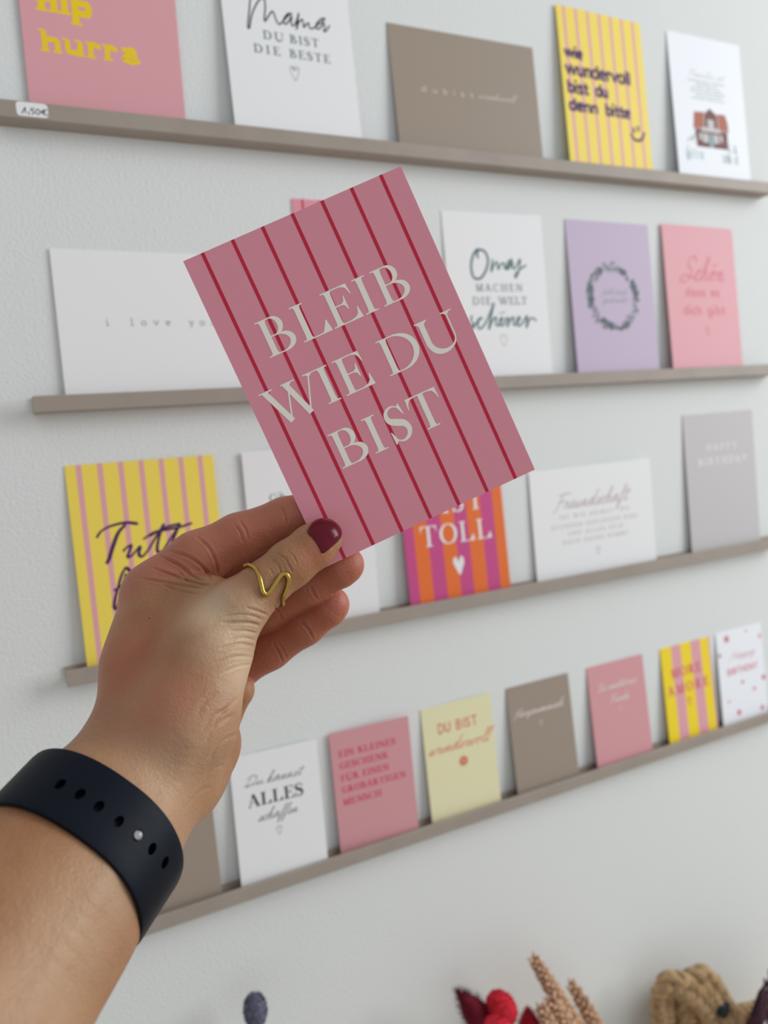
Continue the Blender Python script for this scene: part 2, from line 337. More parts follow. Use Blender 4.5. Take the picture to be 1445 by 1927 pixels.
def lower(txt, x0, x1, y0, h, wt=.2, gap=.12, slab=False, squash=True, dots=True, wmm=None, asc=1.5):
    """small letters: skeletons laid out first, then stroked with one weight in mm"""
    items = []; x = 0.0
    for c in txt:
        b = {'ä': 'a', 'ö': 'o', 'ü': 'u'}.get(c, c)
        if b == ' ': x += .6; continue
        L, a = LC[b]; items.append((c, b, L, x)); x += a+gap+(.16 if wmm else wt*.7)
    W = wmm if wmm else wt*h*.85
    x -= gap
    sx = ((x1-x0-W)/x) if squash else h
    def mp(p, xo):
        y = p[1]
        if y > 1.05: y = 1+(y-1)*(asc-1)/.5
        yy = y*h
        if y > .9: yy -= W/2
        elif y < .1 and y > -.3: yy += W/2
        elif y <= -.3: yy += W/2
        return (x0+W/2+(xo+p[0]-.06)*sx, y0+yy)
    g = []
    for c, b, L, xo in items:
        for s_ in L:
            g += stroke([mp(p, xo) for p in s_], W, 0 if (b in NOSM or len(s_) > 9) else 4)
        if b == 'i': g += disc((mp((.14, 0), xo)[0], y0+(asc+.02)*h-W*.45), W*.56, 10)
        if c in 'äöü': g += disc((mp((.26, 0), xo)[0], y0+1.3*h), W*.5, 8)+disc((mp((.66, 0), xo)[0], y0+1.3*h), W*.5, 8)
        if slab and b in 'hipnurml':
            for xx in ([.12, .8] if b in 'hn' else [.8] if b == 'u' else [.12, .58, 1.05] if b == 'm' else [.14]):
                yb = -.5*h if b == 'p' else 0; X = mp((xx, 0), xo)[0]
                g += ribbon([(X-W*.85, y0+yb+W*.2), (X+W*.85, y0+yb+W*.2)], W*.4)
            for xx in ([.12, .8] if b == 'u' else [.12]):
                X = mp((xx, 0), xo)[0]; yt = h*(asc if b in 'hl' else 1)
                g += ribbon([(X-W*.95, y0+yt-W*.2), (X, y0+yt-W*.2)], W*.4)
    return g
def script(txt, x0, x1, y0, h, w, slant=.25, nib=.45):
    """w in mm; joined handwriting"""
    segs = []; x = 0; cur = []; extra = []
    for i, c in enumerate(txt):
        if c == ' ':
            if cur: segs.append(cur); cur = []
            x += .5; continue
        if c in SCAP:
            for s_ in SCAP[c][0]: segs.append([(p[0]+x, p[1]) for p in s_])
            x += SCAP[c][1]; continue
        b = {'ö': 'o', 'ü': 'u', 'ä': 'a'}.get(c, c)
        if b not in SCR: continue
        P, a = SCR[b]; P = P if not cur else P[1:]
        cur += [(p[0]+x, p[1]) for p in P]
        if c in 'öüä': extra += [(x+.25, 1.5), (x+.5, 1.55)]
        if c == 'i': extra += [(x+.3, 1.4)]
        if c == 't': segs.append([(x+.0, 1.25), (x+.65, 1.35)])
        x += a
    if cur: segs.append(cur)
    sx = (x1-x0)/x; out = []
    for s_ in segs: out += stroke([(x0+(p[0]+slant*p[1])*sx, y0+p[1]*h) for p in s_], w, 6, nib)
    for p in extra: out += disc((x0+(p[0]+slant*p[1])*sx, y0+p[1]*h), w*.6, 8)
    return out
def heart(cx, cy, w_, h_, fill=True, lw=.5):
    P = [(0, -.5), (-.32, -.1), (-.5, .2), (-.42, .45), (-.2, .48), (-.02, .22), (.18, .5), (.42, .42), (.46, .12), (.25, -.2)]
    P = catmull([(cx+p[0]*w_, cy+p[1]*h_) for p in P], 4, closed=True)
    if fill: return [[(cx, cy+.05*h_), tuple(P[i]), tuple(P[(i+1) % len(P)])] for i in range(len(P))]
    P = np.vstack([P, P[:1]]); return ribbon(P, lw)
def flower(cx, cy, r, n=8):
    out = []
    for k in range(n):
        a = 2*math.pi*k/n; c, s = math.cos(a), math.sin(a); wv = r*.24
        L = [(.12*r, 0), (.55*r, wv), (.9*r, wv*.8), (r, 0), (.9*r, -wv*.8), (.55*r, -wv)]
        out.append([(cx+c*x-s*y, cy+s*x+c*y) for x, y in L])
    return out
def rects(xs, wv, y0, y1): return [[(x-wv/2, y0), (x+wv/2, y0), (x+wv/2, y1), (x-wv/2, y1)] for x in xs]

def card(frame, w_, h_, color, label, prints, group=None, thick=.45, name='greeting_card', cat='card', edge=None):
    """frame: (BL, ex, ey) world; prints: list of (part name, polys mm, colour key, level)"""
    BL, ex, ey = [np.array(q, float) for q in frame]
    ex = ex/np.linalg.norm(ex); ey = ey-ex*(ey@ex); ey /= np.linalg.norm(ey); ez = np.cross(ex, ey)
    e = empty(name); M = Matrix.Identity(4)
    for i in range(3):
        M[i][0], M[i][1], M[i][2], M[i][3] = ex[i], ey[i], ez[i], BL[i]
    e.matrix_world = M; tag(e, label, cat, group)
    t = thick/1000
    V, Fc = bevel_box(0, w_, 0, h_, -t, 0, t*.2)
    mesh_obj('card_sheet', V, Fc, color, e)
    for nm, polys, m, lv in prints:
        V = []; Fc = []
        for j, p in enumerate(polys):
            o = len(V); zz = .00004*lv+.00000025*(j % 40)
            p = [q for q in p if True]
            ar = sum(p[i][0]*p[(i+1) % len(p)][1]-p[(i+1) % len(p)][0]*p[i][1] for i in range(len(p)))
            if abs(ar) < 1e-7: continue
            if ar < 0: p = p[::-1]
            V += [(min(max(q[0], 0.02), w_*1000-.02)/1000, min(max(q[1], 0.02), h_*1000-.02)/1000, zz) for q in p]; Fc.append(tuple(range(o, o+len(p))))
        po = mesh_obj(nm, V, Fc, m, e)
        if nm in ('drawn_grass', 'drawn_berries', 'leaf_wreath', 'dark_leaves', 'mauve_leaves'): po['kind'] = 'stuff'
    return e
C = {}
def cm(name, rgb, rough=.55, **k): C[name] = mat(name, rgb, rough=rough, **k)
cm('pink_card', (232, 168, 175)); cm('small_pink_card', (222, 160, 165)); cm('white_card', (247, 246, 246)); cm('cream_card', (240, 233, 190)); cm('taupe_card', (164, 148, 133))
cm('yellow_card', (253, 226, 96)); cm('lilac_card', (202, 184, 207)); cm('grey_card', (205, 199, 199)); cm('bluewhite_card', (248, 250, 255))
cm('stripe_pink', (236, 172, 178)); cm('ink_yellow', (250, 214, 20)); cm('ink_dark', (62, 72, 78)); cm('ink_black', (28, 32, 36)); cm('ink_grey', (140, 147, 148))
cm('ink_palegrey', (205, 200, 198)); cm('ink_white', (240, 240, 240)); cm('ink_softwhite', (224, 212, 206)); cm('ink_purple', (76, 34, 92)); cm('ink_magenta', (206, 78, 138)); cm('ink_orange', (238, 116, 48))
cm('ink_rose', (216, 84, 110)); cm('ink_rosepink', (222, 120, 134)); cm('ink_coral', (222, 120, 92)); cm('hero_pink', (236, 153, 168), rough=.42, spec=.45); cm('hero_red', (204, 12, 58), rough=.42, spec=.45); cm('hero_white', (255, 248, 236), rough=.42, spec=.45)
cm('ink_brownred', (112, 48, 48)); cm('ink_roof', (176, 92, 66)); cm('ink_leaf', (128, 142, 148)); cm('ink_leafdark', (88, 98, 106)); cm('ink_mauve', (166, 140, 164)); cm('ink_bright', (253, 222, 40)); cm('ink_bluegrey', (140, 168, 172))
cm('ink_teal', (96, 122, 126)); cm('ink_palebrown', (198, 184, 180))

FR = [((.0441, -.0024, .2369), (.9999, .0, -.013), (.013, .0018, .9999)), ((.1847, -.0087, .2368), (1, .0025, .0011), (-.0012, .0548, .9985)),
 ((.3253, -.0064, .2377), (1, -.004, .0056), (-.0054, .0548, .9985)), ((.5021, -.0102, .2376), (.9998, .0177, .0033), (-.0043, .0539, .9985)),
 ((.6425, -.0094, .2368), (1, .0034, .0043), (-.0045, .0595, .9982)), ((.0452, -.0030, .0454), (1, 0, -.0071), (.0071, .0156, .9999)),
 ((.2272, -.0052, .0474), (1, 0, 0), (0, .0309, .9995)), ((.3649, -.0034, .0457), (.9996, -.0288, .0062), (-.0056, .0192, .9998)),
 ((.499, -.008, .0458), (1, .0037, -.0033), (.0031, .0502, .9987)), ((.6212, -.0095, .0472), (.9998, .0203, -.0004), (-.0006, .0505, .9987)),
 ((.0381, -.0073, -.1475), (.9997, -.0237, -.0059), (.007, .0449, .999)), ((.1662, -.0028, -.1480), (.9989, -.0459, -.0022), (.0019, .0, 1)),
 ((.3006, -.0088, -.1471), (1, .0063, .0003), (-.0007, .0554, .9985)), ((.4392, -.0037, -.145), (.9995, -.029, .0084), (-.0078, .0214, .9997)),
 ((.6404, -.0057, -.1468), (1, -.0068, .0006), (-.0004, .0346, .9994)), ((.1312, -.0085, -.3423), (.9990, -.0420, -.0151), (.0201, .0705, .9962)),
 ((.2176, -.0059, -.3428), (.9976, -.0689, .0044), (-.0023, .0297, .9996)), ((.3058, -.0069, -.3428), (.9995, -.0321, .0012), (.0007, .0606, .9982)),
 ((.3976, -.0091, -.3435), (.9999, -.0139, .0025), (-.0014, .0815, .9967)), ((.4946, -.009, -.3437), (.9999, -.0161, .0036), (-.0023, .0806, .9967)),
 ((.5936, -.008, -.3437), (1, .0072, .0028), (-.0033, .071, .9975)), ((.6752, -.007, -.3428), (1, 0, 0), (0, .0608, .9981)),
 ((.0433, -.008, -.3430), (1, -.008, 0), (0, .06, .998))]
P_ = (.105, .148); L_ = (.148, .105); S_ = (.0726, .1042)
G1 = 'greeting cards on the top ledge'; G2 = 'greeting cards on the second ledge'; G3 = 'greeting cards on the third ledge'; G4 = 'small cards on the lowest ledge'
SX = [9.1+14.33*i for i in range(7)]

# top ledge
card(FR[0], *P_, C['pink_card'], 'pink card printed hip hurra in bold yellow letters, leftmost on top ledge',
     [('lettering', lower('hip', 11, 50, 71, 11.5, wmm=4.3, gap=.14, slab=True, asc=1.35)+lower('hurra', 11, 79.5, 44.5, 10.8, wmm=3.4, gap=.14, slab=True, asc=1.35), C['ink_yellow'], 1)], G1)
mama = [(23.0, 103.5), (20.6, 92), (18.6, 82.2), (19.9, 81.6), (23.0, 92), (29, 102.5), (33.6, 105.4), (34.4, 100), (32.5, 90), (33.2, 88.6), (37, 94), (40.0, 96.8), (41.6, 92), (43.6, 87.9), (46.5, 89.5), (53.0, 96.3), (55.7, 97.6), (52, 96.9), (48.2, 91.8), (48.9, 88.6), (52.5, 91.5), (55.2, 96), (54.2, 89.6), (56, 88.6), (58.8, 92.5), (61.5, 99.2), (59.8, 93), (58.1, 86), (60.4, 91.5), (63.6, 94.6), (64.2, 93), (64.5, 88.6), (66.8, 91.5), (69, 92.6), (69, 89.3), (71.8, 88.9), (76, 92), (83.3, 98.1), (80.0, 97.6), (75.6, 93), (75.4, 89.2), (78.6, 90.6), (82, 95), (82.2, 90.5), (81.2, 88.3), (83.4, 89), (86.6, 93.4)]
card(FR[1], *P_, C['white_card'], 'white card reading Mama du bist die Beste with a thin heart, on top ledge',
     [('handwriting', stroke(mama, 1.15, 5), C['ink_black'], 2),
      ('lettering', serif('DU', 30, 46.5, 74.8, 6.5, T=.2, t=.075)+serif('BIST', 51.5, 75.8, 74.8, 6.5, T=.2, t=.075)+serif('DIE', 21.4, 42.5, 63.6, 6.5, T=.2, t=.075)+serif('BESTE', 50, 84.3, 63.6, 6.5, T=.2, t=.075), C['ink_teal'], 1),
      ('heart', heart(52.8, 51.6, 7.2, 11, False, .5)+stroke([(50.4, 56.5), (52.6, 54), (52.2, 57)], .4)+stroke([(53.6, 54), (56.6, 56)], .4), C['ink_grey'], 1)], G1)
card(FR[2], *L_, C['taupe_card'], 'taupe landscape card with small pale line du bist wundervoll, on top ledge',
     [('lettering', lower('du', 26.5, 43.5, 52.3, 3.2, wmm=.6, gap=1.0)+lower('bist', 48, 79, 52.3, 3.2, wmm=.6, gap=1.5)+script('wundervoll', 84, 122, 53, 2.7, .55, slant=.3), C['ink_softwhite'], 1)], G1)
def yel(m=C['stripe_pink'], wv=3.9): return ('stripes', rects(SX, wv, 0, 148), m, 1)
card(FR[3], *P_, C['yellow_card'], 'yellow striped card reading wie wundervoll bist du denn bitte in bold purple, with smiley',
     [yel(wv=3.4), ('lettering', lower('wie', 4.8, 29.5, 101.0, 8.6, wmm=2.9, gap=.02, asc=1.32)+lower('wundervoll', 4.2, 88.5, 84.9, 10.4, wmm=2.9, gap=.02, asc=1.32)+lower('bist', 4.5, 33, 68.6, 9.6, wmm=2.9, gap=.02, asc=1.32)+lower('du', 38.5, 57.5, 68.8, 9.6, wmm=2.9, gap=.02, asc=1.32)+lower('denn', 4.5, 43, 52.3, 9.4, wmm=2.9, gap=.02, asc=1.32)+lower('bitte', 49, 84, 52.3, 9.4, wmm=2.9, gap=.02, asc=1.32), C['ink_purple'], 2),
      ('smiley', stroke([(80.5, 38.5), (83.5, 34.2), (89, 33), (94.5, 35.5), (97.5, 41)], 2.9)+stroke([(84.2, 41), (84.2, 44.2)], 2.8, 0)+stroke([(90, 43), (90, 46.4)], 2.8, 0), C['ink_purple'], 2)], G1)
random.seed(4)
house_w = [[(27.5, 55), (75, 55), (74.5, 36), (29, 36)]]
house_roof = [[(28.2, 70.8), (43, 71.5), (41, 55.5), (25.6, 54)], [(61, 71.5), (73.5, 72.2), (77, 64), (77, 54.3), (60.5, 55.5)]]
house_g = [[(42, 55.5), (43, 70), (51.6, 76), (61, 70), (61.5, 55.5)]]
house_win = [[(47, 56.5), (56, 56.5), (56, 65), (47, 65)], [(36, 52), (66, 52), (64, 56.5), (39, 56.5)], [(38, 41), (46, 41), (46, 50), (38, 50)], [(54, 41), (61, 41), (61, 50), (54, 50)], [(33, 43), (36.8, 43), (36.8, 50), (33, 50)], [(63, 43), (67, 43), (67, 50), (63, 50)]]
house_line = ribbon([(41.5, 55.5), (42.5, 70), (51.6, 76.5), (61.5, 70), (62, 55.5)], 1.2)+ribbon([(28, 71.4), (43, 72)], .6)+ribbon([(25.4, 53.7), (41, 55.3)], .8)+ribbon([(61, 55.3), (77.2, 54)], .8)
grass = []
for k in range(46):
    x = random.uniform(13, 37) if k % 2 else random.uniform(65, 88); y = random.uniform(21, 24); grass += stroke([(x, y), (x+random.uniform(-.4, .4), y+random.uniform(5, 10))], random.uniform(.35, .8), 0)
bl = []; bd = []
for k in range(34):
    a = random.random(); x, y = (random.uniform(14, 27), random.uniform(34, 48)) if k % 2 else (random.uniform(74, 86), random.uniform(32, 42)); (bl if a < .6 else bd).extend(disc((x, y), random.uniform(.5, 1.2), 6))
tx = []
for i, (a, b) in enumerate([(23.5, 76.7), (34.4, 66.5), (28, 72), (26, 77), (33, 71), (26.4, 75.7)]):
    s_ = ['wo das leben beginnt und die liebe', 'niemals endet und wo', 'man immer wieder ankommt', 'wo man sich zuhause und geborgen', 'lachen und weinen teilt', 'und einander immer fest im arm'][i]
    tx += lower(s_, a, b, 101.8-i*3.5, 1.5, wt=.26)
card(FR[4], *P_, C['bluewhite_card'], 'white card with a drawn red barn house, rightmost on top ledge',
     [('lettering', script('Familie ist', 25.5, 76, 107, 3.1, .42, slant=.2)+tx, C['ink_grey'], 1), ('house_walls', house_w+house_g, C['ink_brownred'], 1), ('house_roof', house_roof, C['ink_roof'], 2),
      ('house_trim', house_win+house_line, C['ink_palegrey'], 3), ('house_door', [[(47, 36), (53.5, 36), (53.5, 50), (47, 50)]], C['ink_bluegrey'], 2), ('drawn_grass', grass+bl, C['ink_bluegrey'], 1), ('drawn_berries', bd, C['ink_brownred'], 2)], G1)
# second ledge
def typew(txt, x, y, pitch, h):
    out = []
    for i, c in enumerate(txt):
        if c == ' ': continue
        g = lower(c, 0, 1, 0, h, wt=.2, gap=0, squash=False)
        cx = sum(q[0] for p in g for q in p)/sum(len(p) for p in g)
        out += shift(g, lambda q: (q[0]-cx+x+i*pitch, q[1]+y))
        if c in 'il': out += ribbon([(x+i*pitch-1.2, y+.2), (x+i*pitch+1.2, y+.2)], .45)+ribbon([(x+i*pitch-1.1, y+h*(1.45 if c == 'l' else .95)), (x+i*pitch, y+h*(1.45 if c == 'l' else .95))], .45)
        if c in 'vy': out += ribbon([(x+i*pitch-1.9, y+h*.95), (x+i*pitch-.7, y+h*.95)], .4)+ribbon([(x+i*pitch+.7, y+h*.95), (x+i*pitch+1.9, y+h*.95)], .4)
    return out
card(FR[5], *L_, C['white_card'], 'white landscape card with tiny spaced words i love you, leftmost on second ledge',
     [('lettering', typew('i love you', 33, 52.1, 8.52, 3.6), C['ink_grey'], 1)], G2)
HERO_T = lambda ln=1: None
def hero_text():
    o = []
    T = .157; t = .034
    def L(ch, x, y, sx=1.0):
        g, a = serif_glyph(ch, T/ sx if sx else T, t); return shift(g, lambda q: (x+q[0]*16.5*sx, y+q[1]*16.5))
    for ch, x, sx in (('B', 16.6, 1.0), ('L', 33.2, .99), ('E', 48.1, 1.0), ('I', 63.5, 1.0), ('B', 72.4, 1.0)): o += L(ch, x, 94.7, sx)
    for ch, x, sx in (('W', 4.9, 1.0), ('I', 31.6, 1.0), ('E', 40.5, 1.0), ('D', 62.0, 1.0), ('U', 81.0, .96)): o += L(ch, x, 65.6, sx)
    for ch, x, sx in (('B', 25.2, 1.0), ('I', 41.6, 1.0), ('S', 51.4, .93), ('T', 62.9, 1.0)): o += L(ch, x, 36.9, sx)
    return o
HT = hero_text()
card(FR[6], *P_, C['hero_pink'], 'pink card with red stripes on second ledge, nearly hidden behind the held card',
     [('stripes', rects(SX, 1.6, 0, 148), C['hero_red'], 1), ('lettering', HT, C['hero_white'], 2)], G2)
omas_o = [(33.5, 116), (29, 111), (25.8, 102), (26.5, 93), (30.5, 89.9), (36.5, 92), (42, 100), (43.8, 108), (41, 114), (36, 115.5), (33, 112.5), (33.4, 108.8)]
omas = [(48.6, 107), (46.0, 96.2), (49.5, 102), (53.2, 105), (53.8, 98.5), (57, 103), (60.5, 104), (60.8, 99.5), (63.0, 100), (69.5, 107.2), (65.2, 105.5), (62.4, 99), (66, 100), (69.8, 105), (69.6, 99.5), (72.8, 100.5), (78.2, 108), (77.2, 101), (74.5, 94.5), (71.8, 91.2), (71.6, 94), (77, 98.6), (84.0, 102.4)]
schon = [(22, 57.5), (21.2, 53.4), (23.6, 48), (18.2, 45.8), (16.8, 48.4), (24, 49.5), (29.5, 55), (32.6, 55.5), (29, 53.6), (27.4, 48), (30.5, 46.4), (36.5, 52), (42, 61), (46.5, 68.8), (44, 62), (38.5, 45.4), (43, 53), (47.5, 56), (46.8, 49.5), (50, 49.3), (54.5, 55.5), (51.5, 54), (51.2, 49), (55, 49.5), (57.8, 54.4), (60.4, 55), (58.6, 47.4), (62, 53), (66, 56), (65.6, 49.5), (68.5, 49.5), (73.5, 55), (70.8, 55.6), (69, 50.5), (71.6, 48), (76.5, 51.5), (81.2, 57), (79.4, 46), (83.4, 53.6), (87.6, 54.6), (90.6, 52.6)]
card(FR[7], *P_, C['white_card'], 'white card reading Omas machen die Welt schöner beside the held card',
     [('handwriting', stroke(omas_o, 2.2, 5), C['ink_teal'], 3), ('handwriting', stroke(omas, 1.7, 5), C['ink_teal'], 2), ('handwriting', stroke(schon, 1.8, 5)+disc((52.5, 59.6), .9)+disc((56, 60.2), .9), C['ink_teal'], 2),
      ('lettering', serif('MACHEN', 28.6, 78.4, 79, 6.7, T=.2, t=.10)+serif('DIE', 24, 44, 67.2, 7, T=.2, t=.10)+serif('WELT', 51, 82.5, 67.2, 7, T=.2, t=.10), C['ink_grey'], 1),
      ('heart', heart(53.8, 35.2, 7.5, 10.5, False, .7), C['ink_palegrey'], 1)], G2)
random.seed(9); lf = []; ld = []; mv = []
for k in range(190):
    a = 2*math.pi*k/190+random.uniform(-.02, .02); rr = 1+random.uniform(-.12, .12)
    if math.sin(a*5.0+1.0) < -.75 and random.random() < .6: continue
    cx, cy = 52.3+29.5*rr*math.cos(a), 75.6+29.5*rr*math.sin(a); d = random.uniform(0, 6.28); l_ = random.uniform(2.4, 5.6); q = l_*.36
    c, s = math.cos(d), math.sin(d)
    leafp = [[(cx+c*x-s*y, cy+s*x+c*y) for x, y in [(-l_/2*1.3, 0), (-l_*.2, q), (l_*.35, q*.8), (l_*.75, 0), (l_*.35, -q*.8), (-l_*.2, -q)]]]
    [lf, ld, lf, mv][random.choice([0, 1, 1, 2, 3]) if math.sin(a*3+.6) > -.2 else random.choice([0, 2, 3])].extend(leafp)
for a0 in (.1, .35, 1.05, 2.1, 2.9, 3.15, 3.3, 4.45, 5.2):
    for j in range(5):
        a = a0+random.uniform(-.09, .09); r_ = 29.5*random.uniform(.93, 1.07); ld += flower(52.3+r_*math.cos(a), 75.6+r_*math.sin(a), random.uniform(2.2, 3.9), 6)
card(FR[8], *P_, C['lilac_card'], 'lilac card with a round grey leaf wreath around small script',
     [('leaf_wreath', lf, C['ink_leaf'], 1), ('dark_leaves', ld, C['ink_leafdark'], 2), ('mauve_leaves', mv, C['ink_mauve'], 1),
      ('lettering', script('fühl dich', 38.5, 69, 78.2, 2.5, .5)+script('gedrückt', 37.8, 68.5, 70.4, 2.5, .55), C['ink_leaf'], 1)], G2)
card(FR[9], *P_, C['pink_card'], 'pink card reading Schön dass es dich gibt in rose script, rightmost on second ledge',
     [('lettering', script('Schön', 22, 86, 92, 10.5, 2.3, slant=.25, nib=.6)+lower('dass', 27, 58, 75.3, 6.6, wmm=1.8)+lower('es', 64, 79.5, 75.3, 6.6, wmm=1.8)+lower('dich', 21.5, 51, 56.4, 7, wmm=1.9)+lower('gibt', 57, 86, 56.4, 7, wmm=1.9)+heart(54.6, 39, 5, 9, False, .6), C['ink_rosepink'], 1)], G2)
# third ledge
Tt = [[(16.3, 95.6), (19.5, 99.4), (25, 102), (32, 103.4), (38, 103.6), (44.4, 102.2)], [(36.0, 101.8), (31, 97), (26.5, 88), (23, 79.5), (21.2, 76.4)],
      [(33.2, 83.4), (35.5, 85.6), (39, 86.8), (37.4, 83), (35.6, 78.8), (38.8, 79.5), (45.2, 85.4), (43.6, 80), (45.8, 77.8), (50.5, 82), (56, 89.6), (63.4, 99.4)],
      [(63.4, 99.4), (59.4, 91), (57, 83), (57.6, 79.4), (61, 80.4), (67, 88), (74.8, 97.8)], [(74.8, 97.8), (70.5, 90), (67.5, 82), (68.6, 79.2), (73.5, 82), (78, 88), (76.6, 81), (79, 79), (83, 82)],
      [(48.2, 90.4), (56, 94.4), (66, 95.4), (75, 96.2), (83.6, 98)], [(53, 92), (64, 97), (75, 98.6)]]
fr = [[(35.8, 68.6), (33.6, 71), (30, 66), (27, 58), (23.6, 49), (22.6, 43.6), (24.8, 43.2), (29.6, 54), (33.2, 66)], [(24, 56), (34, 60)]]
card(FR[10], *P_, C['yellow_card'], 'yellow card with pink stripes and purple brush script Tutti frutti, partly behind the hand',
     [yel(wv=3.7), ('lettering', sum([stroke(s_, 3.9 if i in (1,) else 2.8, 5, .5) for i, s_ in enumerate(Tt)], [])+sum([stroke(s_, 2.8, 5, .5) for s_ in fr], [])+script('rutti', 38, 82, 46, 8, 2.6), C['ink_purple'], 2)], G3)
card(FR[11], *P_, C['white_card'], 'white card with small dark text starting Gib, behind hand and held card',
     [('lettering', serif('G', 19, 25, 107.2, 6.3)+lower('ib', 26, 33, 107.2, 4.6, wt=.2), C['ink_dark'], 1)], G3)
card(FR[12], *P_, C['ink_magenta'], 'orange and magenta striped card reading Du bist toll with a white heart',
     [('stripes', [[(a, 0), (b, 0), (b, 148), (a, 148)] for a, b in ((9.8, 23.6), (37.7, 51.9), (65.5, 80.4), (94.0, 105))], C['ink_orange'], 1),
      ('lettering', serif('DU', 30, 76, 106, 17.5, T=.16, t=.045)+serif('BIST', 21, 84, 79.5, 18, T=.16, t=.045)+serif('TOLL', 15.9, 90, 52.2, 18, T=.16, t=.045), C['ink_white'], 2),
      ('heart', heart(52.3, 31.5, 11.5, 16.5), C['ink_white'], 2)], G3)
card(FR[13], *L_, C['white_card'], 'white landscape card titled Freundschaft in pale script above four faint lines',
     [('lettering', script('Freundschaft', 27, 115, 66, 6.6, 1.3, slant=.3, nib=.6)+serif('IST WIE HEIMAT, WO', 31, 116.7, 56, 3.9, T=.14, t=.1)+serif('STUNDEN SEKUNDEN SIND', 21.2, 126.6, 47.2, 3.9, T=.14, t=.1)+serif('UND ALLES SICH', 39.9, 107.3, 39.6, 3.9, T=.14, t=.1)+serif('NACH HAUSE KOMMT', 33, 114.4, 31.6, 3.9, T=.14, t=.1)+heart(74.3, 20.5, 4.5, 8, False, .5), C['ink_palebrown'], 1)], G3)
card(FR[14], *P_, C['grey_card'], 'light grey card reading Happy Birthday in white capitals, rightmost on third ledge',
     [('lettering', serif('HAPPY', 32, 77, 108.6, 6.2, T=.16, t=.13)+serif('BIRTHDAY', 18.6, 91.8, 93.4, 7, T=.16, t=.13), C['ink_white'], 1), ('heart', heart(57, 82.5, 5.5, 8.5), C['ink_palegrey'], 1)], G3)
# lowest ledge
card(FR[22], *S_, C['taupe_card'], 'plain taupe small card at left end of lowest ledge, behind the wristband',
     [], G4)
card(FR[15], *S_, C['white_card'], 'small white card reading Du kannst alles schaffen, with thin heart',
     [('handwriting', script('Du', 10, 25.5, 79, 3.4, .75, slant=.25)+script('kannst', 28, 57, 78.6, 3.7, .75, slant=.25)+script('schaffen', 18, 51, 49.5, 3.8, .75, slant=.3), C['ink_dark'], 1), ('lettering', serif('ALLES', 11.2, 57.6, 61.8, 10.2, T=.22, t=.05), C['ink_dark'], 2),
      ('heart', heart(34.6, 38.6, 4.2, 7, False, .45), C['ink_grey'], 1)], G4)
card(FR[16], *S_, C['small_pink_card'], 'small pink card with five rose lines Ein kleines Geschenk für einen großartigen Mensch',
     [('lettering', sum([serif(s_, 6.4, x1, y, 5.6, squash=True, T=.26, t=.10) for s_, x1, y in (('EIN KLEINES', 58.8, 82.6), ('GESCHENK', 51.2, 72.3), ('FÜR EINEN', 50.7, 61.8), ('GROẞARTIGEN', 65.6, 51.7), ('MENSCH', 42, 41))], []), C['ink_rose'], 1)], G4)
def sans(txt, x0, x1, y, h):
    D = {'D': [[(.05, 0), (.05, 1), (.35, 1), (.65, .8), (.7, .5), (.65, .2), (.35, 0), (.05, 0)]], 'U': [[(.05, 1), (.05, .3), (.2, .03), (.5, .03), (.66, .3), (.66, 1)]], 'B': [[(.05, 0), (.05, 1), (.45, 1), (.58, .76), (.45, .53), (.05, .53)], [(.45, .53), (.65, .28), (.45, 0), (.05, 0)]],
         'I': [[(.1, 0), (.1, 1)]], 'S': [[(.6, .85), (.35, 1), (.1, .85), (.12, .6), (.55, .42), (.6, .16), (.35, 0), (.05, .15)]], 'T': [[(0, 1), (.66, 1)], [(.33, 1), (.33, 0)]], 'R': [[(.05, 0), (.05, 1), (.45, 1), (.6, .75), (.45, .5), (.05, .5)], [(.35, .5), (.65, 0)]],
         'H': [[(.05, 0), (.05, 1)], [(.6, 0), (.6, 1)], [(.05, .5), (.6, .5)]], 'A': [[(0, 0), (.33, 1), (.66, 0)], [(.12, .35), (.54, .35)]], 'Y': [[(0, 1), (.33, .5), (.66, 1)], [(.33, .5), (.33, 0)]], ' ': []}
    ps = [(sum([stroke(s_, .17, 0) for s_ in D[c]], []), (.35 if c == 'I' else .6 if c == ' ' else .95)) for c in txt]
    return fit_line(ps, x0, x1, y, h)
card(FR[17], *S_, C['cream_card'], 'small cream card reading Du bist wundervoll in coral with a little flower',
     [('lettering', sans('DU BIST', 15.5, 57.5, 79, 8.2)+script('wundervoll', 3.5, 66, 61.5, 5.2, 1.15, slant=.3), C['ink_coral'], 1), ('flower_print', flower(37.8, 49, 5.0, 8), C['ink_coral'], 2)], G4)
card(FR[18], *S_, C['taupe_card'], 'small taupe card with white script Herzensmensch, right of the cream card',
     [('lettering', script('Herzensmensch', 6.5, 62.5, 74.8, 3.4, .95, slant=.25, nib=.7)+heart(35.2, 63.8, 3.4, 6, False, .4), C['ink_softwhite'], 1)], G4)
card(FR[19], *S_, C['small_pink_card'], 'small pink card with two short lines of faint white script',
     [('lettering', script('Du machst mir', 11, 61, 78, 3.0, 1.05, slant=.25, nib=.7)+script('Freude', 25, 49, 64, 3.4, 1.05, slant=.25, nib=.7)+heart(37.5, 56, 3.4, 6, False, .4), C['ink_softwhite'], 1)], G4)
card(FR[20], *S_, C['ink_bright'], 'small yellow and pink striped card reading More Amore in rose letters',
     [('stripes', [[(a, 0), (b, 0), (b, 104.2), (a, 104.2)] for a, b in ((15.2, 29), (44, 58.2), (70.5, 72.6))], C['pink_card'], 1),
      ('lettering', serif('MORE', 11.7, 57, 70.2, 10, T=.2, t=.075)+serif('AMORE', 4.1, 66, 52.4, 10, T=.2, t=.075)+heart(34, 41, 5, 9, False, .6), C['ink_rose'], 2)], G4)
fl = []
